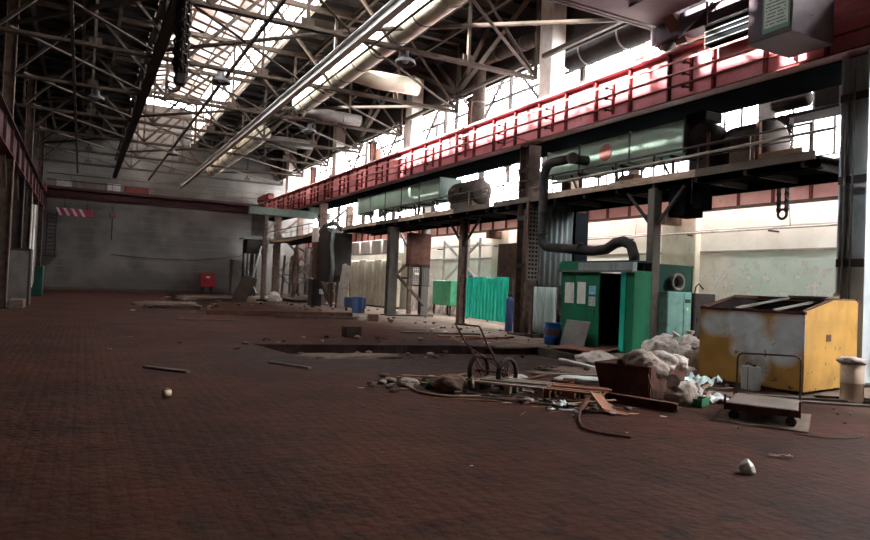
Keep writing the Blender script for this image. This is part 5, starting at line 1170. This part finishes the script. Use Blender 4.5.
# jib crane and the clutter round it
t = thing('jib_crane', 'jib crane: tall thin post with a long grey-green horizontal arm', 'jib crane', (10.55, 44, 0))
MB().box(10.42, 10.68, 43.87, 44.13, 0, 6.0, .02).build('post', 'brown_steel', t); MB().box(9.4, 14.9, 43.85, 44.15, 5.7, 6.2, .02).build('arm', 'mint_old', t); MB().bar((10.5, 44, .03), (10.5, 44.01, .06), .8).build('base_plate', 'dark_steel', t)
MB().box(13.4, 14.3, 43.8, 44.2, 6.2, 6.5, .02).build('hoist', 'mint_old', t); MB().bar((10.6, 44, 4.6), (11.5, 44, 5.7), .1).build('brace', 'brown_steel', t)
t = thing('leaning_board', 'pale board leaning near the foot of the jib post', 'board', (8.9, 41.5, 0)); o = MB().obox((0, 0, 0), (.9, .06, 1.75), Euler((.5, .25, .2)).to_matrix()); zs = min(v.z for v in o.v); o.v = [v+V((8.9, 41.7, -zs)) for v in o.v]; o.build('board', 'wood_grey', t)
MB().cyl((9.2, 42.6, 0), (10.2, 43.4, 3.6), .06, 8).build('prop_pole', 'grey_paint', t)
sack('sack', 'white bundle on the floor right of the jib post', (11.2, 43.5, 0), (.5, .4, .4), 'sack', 31)
r2 = random.Random(5)
def frame_cluster(label, x0, x1, y0, y1, h, n, seed, m='brown_steel'):
    r = random.Random(seed); t = thing('scaffold_tower', label, 'steel frame', ((x0+x1)/2, (y0+y1)/2, 0))
    for i in range(n): x = r.uniform(x0, x1); y = r.uniform(y0, y1); MB().bar((x, y, 0), (x+r.uniform(-.2, .2), y+r.uniform(-.3, .3), h*r.uniform(.7, 1)), r.uniform(.1, .2)).build('upright', m, t)
    for i in range(n): MB().bar((r.uniform(x0, x1), r.uniform(y0, y1), r.uniform(0, h*.5)), (r.uniform(x0, x1), r.uniform(y0, y1), r.uniform(h*.3, h)), .09).build('diagonal', m if i % 2 else 'grey_paint', t)
    for i in range(3): z = h*(.35+.3*i); MB().bar((x0, y0, z), (x1, y1, z), .12).build('ledger', m, t)
frame_cluster('tangle of broken brown steel frames right of the jib post', 13.0, 15.2, 44.5, 50.5, 3.9, 12, 1)
frame_cluster('tangle of steel props behind the black hooded machine', 13.6, 15.4, 42.2, 44.6, 4.1, 7, 2)
frame_cluster('steel frame standing left of the jib post near the end wall', 12.0, 13.0, 55.8, 57.4, 4.2, 6, 3, 'dark_steel')
frame_cluster('rusty frames farther back in the side aisle', 15.6, 17.2, 46, 53, 3.6, 6, 4)
t = thing('control_booth', 'dark elevated booth hanging beside the end of the right girder', 'booth', (12.4, 54.5, 3.4)); MB().box(11.5, 13.2, 54.0, 55.4, 3.5, 4.6, .05).build('cab', 'dark_steel', t); MB().box(11.2, 13.3, 53.9, 55.5, 4.6, 4.7).build('roof', 'mint_old', t); MB().box(11.6, 11.7, 54.0, 54.1, 0, 3.5).box(13.0, 13.1, 54.0, 54.1, 0, 3.5).build('leg', 'dark_steel', t)
MB().box(11.8, 13.1, 53.98, 54, 4.9, 6.6).build('ladder_frame', 'dark_steel', t)
t = thing('tall_lockers', 'pale grey locker standing against the end wall right corner', 'locker', (11.7, 57.8, 0)); MB().box(11.1, 12.1, 57.3, 58.3, 0, 3.0, .03).build('body', 'duct_grey', t); MB().box(11.15, 12.05, 57.27, 57.3, .1, 2.9).build('door', 'duct_grey', t); t.name = 'tall_locker'
# end wall things
t = thing('fire_cabinet', 'bright red fire cabinet on the far end wall', 'fire cabinet', (9.3, 58.8, .5)); MB().box(8.85, 10.0, 58.65, 58.99, .6, 1.75, .03).build('body', 'fire_red', t); MB().box(9.3, 9.6, 58.63, 58.65, 1.35, 1.5).build('label_plate', 'white_paint', t); MB().box(9.0, 9.2, 58.75, 58.95, 0, .6).box(9.65, 9.85, 58.75, 58.95, 0, .6).build('leg', 'dark_steel', t)
t = thing('wall_ladder', 'dark caged ladder on the left end of the far wall', 'ladder', (-2.1, 58.7, 2.5)); MB().box(-2.5, -2.42, 58.6, 58.7, 2.6, 6.0).box(-1.9, -1.82, 58.6, 58.7, 2.6, 6.0).build('side_rail', 'dark_steel', t)
for i in range(11): MB().box(-2.42, -1.9, 58.62, 58.68, 2.7+.3*i, 2.76+.3*i).build('rung', 'dark_steel', t)
MB().box(-2.6, -1.7, 58.2, 58.95, 2.5, 2.6).build('landing', 'dark_steel', t)
solo(MB().tube([(2.0, 58.93, 2.9), (5.0, 58.93, 2.75), (8.5, 58.93, 2.8), (12.0, 58.93, 3.3), (13.2, 58.93, 4.5)], .03, 6), 'wall_cable', 'dark_steel', 'dark cable sagging along the far end wall', 'cable')
st(MB().box(-5, XW, 58.9, 59.0, 0, .22), 'baseboard_far', 'rubble_dark')
# left edge things
t = thing('tool_cabinet', 'dark steel cabinet beside the left columns', 'cabinet', (-2.2, 37.5, 0)); MB().box(-2.9, -1.9, 33.2, 34.2, 0, 2.4, .03).build('body', 'dark_steel', t); MB().box(-2.8, -2.0, 33.17, 33.2, .1, 2.3).build('door', 'duct_grey', t)
t = thing('green_cupboard', 'dark green cupboard near the far left column', 'cupboard', (-2.2, 44, 0)); MB().box(-2.9, -1.9, 43.8, 45, 0, 1.7, .03).build('body', 'green_dark', t); MB().box(-2.8, -2.0, 43.77, 43.8, .1, 1.6).build('door', 'green_dark', t)
t = thing('wall_radiator', 'pale pipe bundle hanging on the left columns', 'pipe', (-2.5, 40, 1.5))
for k in range(4): MB().tube([(-2.35+.06*k, 39.5+k*.1, 4.8), (-2.35+.06*k, 39.5+k*.1, 1.2-.1*k), (-2.2, 39.2, .6)], .05, 8).build('pipe', 'duct_grey' if k % 2 else 'pale_paint', t)
frame_cluster('dark clutter of frames behind the left column row', -4.6, -3.3, 24, 50, 4.0, 9, 6, 'dark_steel')
solo(MB().box(-2.4, -1.9, 30.0, 31.6, 0, .35, .03), 'floor_block', 'rubble', 'low grey block at the foot of a left column', 'block')
# ================================================================ RUBBLE
RR = random.Random(23)
def chunk_mesh(m, seed, flat):
    b = MB(); vs, fs = ICO[1]
    b.add([V((v.x, v.y, v.z*flat))*(1+.45*noise.noise(v*1.7+V((seed*3.3, seed, 0)))) for v in vs], fs); zs = min(v.z for v in b.v); b.v = [v-V((0, 0, zs)) for v in b.v]
    me = bpy.data.meshes.new('rubble_chunk'); me.from_pydata(b.v, [], b.f); me.materials.append(Mx(m)); return me
def shard_mesh(m, seed):
    r = random.Random(seed); n = 6; pts = [(math.cos(2*PI*i/n+r.uniform(-.3, .3))*r.uniform(.6, 1), math.sin(2*PI*i/n+r.uniform(-.3, .3))*r.uniform(.35, .8), 0) for i in range(n)]
    b = MB().ext(pts, (0, 0, .12)); me = bpy.data.meshes.new('scrap_piece'); me.from_pydata(b.v, [], b.f); me.materials.append(Mx(m)); return me
def stick_mesh(m):
    b = MB().box(-1, 1, -.05, .05, 0, .05); me = bpy.data.meshes.new('wood_splinter'); me.from_pydata(b.v, [], b.f); me.materials.append(Mx(m)); return me
CH = {m: [chunk_mesh(m, i, .6) for i in range(4)] for m in ('rubble', 'rubble_pale', 'rubble_dark')}
SHM = {m: [shard_mesh(m, i) for i in range(3)] for m in ('wood_grey', 'white_plastic', 'cardboard', 'rust', 'wood')}
ST = {m: stick_mesh(m) for m in ('wood_grey', 'wood', 'rust')}
def inside_pit(x, y): return 3.5 < x < 11.3 and 12.6-.0 < y < 16.3
def scatter(n, cx, cy, sx, sy, smin, smax, where, kinds='ccs', ang=0, lift=0):
    for i in range(n):
        k = RR.choice(kinds); a, b_ = RR.gauss(0, 1), RR.gauss(0, 1); x = cx+(a*sx*math.cos(ang)-b_*sy*math.sin(ang)); y = cy+(a*sx*math.sin(ang)+b_*sy*math.cos(ang)); s = RR.uniform(smin, smax)
        z = -PD if inside_pit(x, y) else lift
        if x > 18.2 or x < -4 or y > 58.7: continue
        if k == 'c': m = RR.choice(('rubble', 'rubble', 'rubble_dark', 'rubble_pale')); nm, me, lab, cat = 'rubble_chunk', RR.choice(CH[m]), {'rubble': 'grey-brown', 'rubble_dark': 'dark brown', 'rubble_pale': 'pale grey'}[m]+' rubble lump', 'rubble'; sc_ = (s, s*RR.uniform(.6, 1), s*RR.uniform(.5, 1))
        elif k == 's': m = RR.choice(('wood_grey', 'white_plastic', 'cardboard', 'rust', 'wood')); nm, me, lab, cat = 'scrap_piece', RR.choice(SHM[m]), {'wood_grey': 'flat grey scrap', 'white_plastic': 'flat white scrap', 'cardboard': 'brown cardboard scrap', 'rust': 'rusty metal scrap', 'wood': 'flat wooden scrap'}[m], 'scrap'; sc_ = (s*1.4, s*1.2, s)
        else: m = RR.choice(('wood_grey', 'wood', 'rust')); nm, me, lab, cat = 'wood_splinter', ST[m], {'wood_grey': 'grey splinter', 'wood': 'brown splinter', 'rust': 'thin rusty rod'}[m], 'splinter'; sc_ = (s*3, s*1.5, s*1.5)
        o = bpy.data.objects.new(nm, me); COL.objects.link(o); o.location = (x, y, z); o.rotation_euler = (0, 0, RR.uniform(0, 6.3)); o.scale = sc_
        tag(o, lab+' '+where, cat, lab+' '+where)
scatter(150, 5.85, 8.3, 1.1, .34, .03, .1, 'in the rubbish heap round the pallets', 'ccssstt', -.85, .015)
scatter(26, 6.0, 7.0, .7, .3, .015, .05, 'strewn before the pallets and cardboard', 'ccst', -.85)
scatter(80, 4.95, 9.3, .55, .28, .03, .11, 'at the left end of the rubbish heap', 'cccsst', -.85, .0)
scatter(50, 6.1, 7.15, .4, .2, .03, .09, 'at the front of the brown pallet', 'ccsstt', -.85)
scatter(50, 8.8, 7.5, .6, .45, .025, .07, 'between the rusty tub and the yellow bin', 'ccsst', -.4)
scatter(45, 9.4, 9.8, 1.0, 1.0, .03, .1, 'on the ground behind the rusty tub', 'ccsst')
scatter(45, 6.0, 15.4, 2.2, .5, .04, .13, 'lying in the trench', 'cccs', -.1)
scatter(36, 7.2, 17.0, 2.6, .6, .03, .1, 'along the far edge of the trench', 'cccst', -.08)
scatter(34, 11.5, 18.5, 1.4, 2.0, .04, .1, 'on the grey floor before the lattice column', 'ccst')
scatter(30, 12, 25, 1.6, 3.0, .05, .12, 'on the floor before the green fence', 'ccst')
scatter(45, 11.5, 34, 2.2, 4, .06, .18, 'on the floor in the middle distance by the columns', 'ccst')
scatter(45, 8, 42, 2.5, 4.5, .08, .22, 'on the far floor near the jib post', 'ccsst')
scatter(34, 4.5, 35, 1.6, 2.6, .05, .2, 'on the far floor in the middle of the hall', 'ccst')
scatter(10, 13.5, 46, 1.4, 4, .1, .3, 'under the broken frames at the far right', 'ccst')
scatter(22, 9.6, 6.0, .9, .6, .012, .035, 'on the floor right of the trolley', 'ccs')
scatter(24, 3.5, 8.0, 2.8, 2.6, .006, .018, 'sprinkled over the dark tiled floor', 'ccs')
scatter(14, 5.2, 5.0, 1.0, .8, .006, .016, 'sprinkled over the right foreground', 'ccs')
for i, (a, b_, w_, h, z0, z1, m, l) in enumerate((
    ((4.7, 9.9), (5.9, 8.9), .09, .025, .1, .14, 'wood', 'long brown slat on top of the rubbish left of the hand truck'), ((5.0, 9.6), (5.7, 9.5), .12, .02, .05, .16, 'cardboard', 'reddish slat propped at the back of the heap'),
    ((5.9, 9.0), (6.9, 8.9), .1, .03, .02, .2, 'rust', 'rusty slat sloping up behind the grey pallet'), ((6.2, 7.9), (6.8, 7.3), .12, .02, .2, .2, 'cardboard', 'reddish brown board lying on the brown pallet'),
    ((5.4, 8.6), (6.1, 7.9), .1, .02, .21, .21, 'wood_grey', 'loose grey board lying on top of the grey pallet'), ((5.2, 8.4), (6.3, 7.3), .08, .03, .02, .05, 'rust', 'dark slat along the front edge of the pallets'),
    ((6.0, 7.35), (6.6, 7.0), .07, .02, .03, .12, 'wood', 'short slat pointing out of the front of the heap'), ((8.3, 7.2), (9.3, 7.7), .07, .02, .05, .15, 'wood', 'brown slat over the green crate'),
    ((8.9, 8.1), (9.9, 7.6), .09, .02, .02, .08, 'wood_grey', 'grey slat before the foot of the yellow bin'), ((9.0, 8.7), (10.3, 8.5), .1, .03, .03, .03, 'rust', 'rusty slat behind the striped bag'),
    ((8.6, 9.0), (9.8, 9.9), .12, .03, .03, .06, 'wood_grey', 'grey slat behind the tub'), ((7.6, 10.2), (9.0, 9.4), .14, .03, .02, .05, 'wood_grey', 'wide slat left behind the tub'))):
    solo(MB().bar((*a, z0), (*b_, z1), w_, h, b=.004), 'thin_board', m, l, 'board')
def longb(a, b_, w_, h, m, lab, cat='beam', name='loose_beam'): solo(MB().bar((a[0], a[1], h/2), (b_[0], b_[1], h/2), w_, h, b=.006), name, m, lab, cat)
longb((4.6, 28.5), (10.8, 28.3), .35, .2, 'rust', 'long dark beam lying across the far floor')
longb((7.0, 26.9), (10.4, 26.4), .2, .12, 'rubble_dark', 'shorter dark beam lying before the long one')
longb((9.2, 19.6), (11.8, 19.0), .3, .06, 'wood_grey', 'flat board stack before the blue gas cylinders')
longb((9.8, 18.2), (12.0, 17.6), .22, .06, 'cardboard', 'brown board lying before the lattice column')
longb((10.2, 17.2), (12.4, 17.9), .1, .05, 'rust', 'rusty bar crossing the boards by the lattice column')
longb((2.6, 33.2), (5.0, 32.6), .3, .15, 'rubble_dark', 'dark beam in the far middle rubble')
longb((3.0, 24.9), (5.0, 24.3), .06, .05, 'wood_grey', 'thin stick on the far floor left of the trench')
solo(MB().box(6.7, 7.2, 17.95, 18.3, 0, .32, .03), 'broken_block', 'rubble_dark', 'dark square block standing beyond the trench', 'block')
solo(MB().box(10.5, 10.9, 25.4, 25.7, 0, .3, .03), 'broken_block', 'rust_orange', 'reddish brick block on the floor before the third column', 'block')
solo(MB().box(10.1, 10.4, 25.5, 25.75, 0, .22, .03), 'broken_block', 'rubble_pale', 'pale brick block left of the reddish one', 'block')
solo(MB().blob((11.0, 15.3, .0), (1.1, .25, .06), 4, .5, 2, 2), 'dirt_ridge', 'rubble', 'low ridge of dirt at the right end of the trench', 'dirt')
for i, (x, y, rx, ry, h, l) in enumerate(((5.7, 8.25, 1.4, .45, .035, 'flat dark heap of dirt under the pallets and sack'), (8.9, 7.6, .9, .55, .03, 'flat heap of dirt between tub and yellow bin'), (9.2, 10.3, 1.5, .9, .04, 'flat heap of dirt and plaster behind the tub'), (7.5, 43, 2.5, 1.2, .3, 'low rubble heap on the far floor by the jib post'), (14.0, 47, 1.2, 3, .5, 'rubble heap under the broken frames'), (3.8, 35.5, 1.6, .9, .22, 'low rubble heap in the far middle of the hall'), (5.5, 15.0, 1.6, .5, .1, 'dirt heaped in the trench'))):
    solo(MB().blob((x, y, -PD if i == 6 else 0), (rx, ry, h), 40+i, .5, 2.2, 3, Rz=-.85 if i == 0 else 0), 'dirt_heap', 'rubble', l, 'dirt heap')
# thin wires
for i, (pts, l) in enumerate((([(13.4, 17.2, 4.6), (13.2, 17.3, 3.9), (13.5, 17.6, 3.2)], 'thin wire hanging under the near platform by the elbow pipe'), ([(13.4, 11.8, 4.6), (13.38, 11.8, 3.9)], 'short wire hanging from the near platform'),
    ([(13.3, 20.6, 6.6), (13.2, 20.2, 6.75), (13.15, 19.2, 6.8), (13.2, 18.6, 6.6)], 'tangled cable hanging at the lower girder edge'))):
    solo(MB().tube(pts, .015, 6), 'hanging_wire', 'pipe_black', l, 'wire')
# ================================================================ camera, light
cam = bpy.data.objects.new('camera', bpy.data.cameras.new('camera')); COL.objects.link(cam); sc.camera = cam
cam.data.sensor_width = 36; cam.data.lens = 669.3/870*36; cam.data.clip_end = 300; cam.data.clip_start = .05
yaw, pit, rol = (math.radians(a) for a in (27.83, 1.27, 2.46))
fw = V((math.sin(yaw)*math.cos(pit), math.cos(yaw)*math.cos(pit), math.sin(pit))); r0 = V((math.cos(yaw), -math.sin(yaw), 0)); u0 = r0.cross(fw)
r1 = r0*math.cos(rol)+u0*math.sin(rol); u1 = u0*math.cos(rol)-r0*math.sin(rol)
cam.matrix_world = Matrix.Translation((0, 0, 1.6)) @ Matrix((r1, u1, -fw)).transposed().to_4x4()
w = bpy.data.worlds.new('sky'); sc.world = w; w.use_nodes = True; bg = w.node_tree.nodes['Background']
bg.inputs[0].default_value = (.96, .98, 1, 1); bg.inputs[1].default_value = 15
sun = bpy.data.lights.new('sun', 'SUN'); sun.energy = 62; sun.angle = math.radians(3); sun.color = (1, .93, .85)
so = bpy.data.objects.new('sun', sun); COL.objects.link(so); d = V((1, -.12, -.58)).normalized(); so.rotation_euler = d.to_track_quat('-Z', 'Y').to_euler(); so.location = (-20, 30, 40)
def portal(loc, size, dirn):
    l = bpy.data.lights.new('sky_portal', 'AREA'); l.shape = 'RECTANGLE'; l.size, l.size_y = size; l.cycles.is_portal = True
    o = bpy.data.objects.new('sky_portal', l); COL.objects.link(o); o.location = loc; o.rotation_euler = V(dirn).to_track_quat('-Z', 'Y').to_euler(); return o
sc.view_settings.view_transform = 'Standard'; sc.view_settings.look = 'None'; sc.view_settings.gamma = 1; sc.view_settings.exposure = EXPO; sc.view_settings.use_curve_mapping = False
sc.cycles.use_denoising = True; sc.cycles.max_bounces = 8; sc.cycles.diffuse_bounces = 5; sc.cycles.transparent_max_bounces = 12; sc.cycles.sample_clamp_indirect = 8
for o in OBJS:
    if '_w' in o: del o['_w']
for o in bpy.data.objects:
    if '_w' in o: del o['_w']
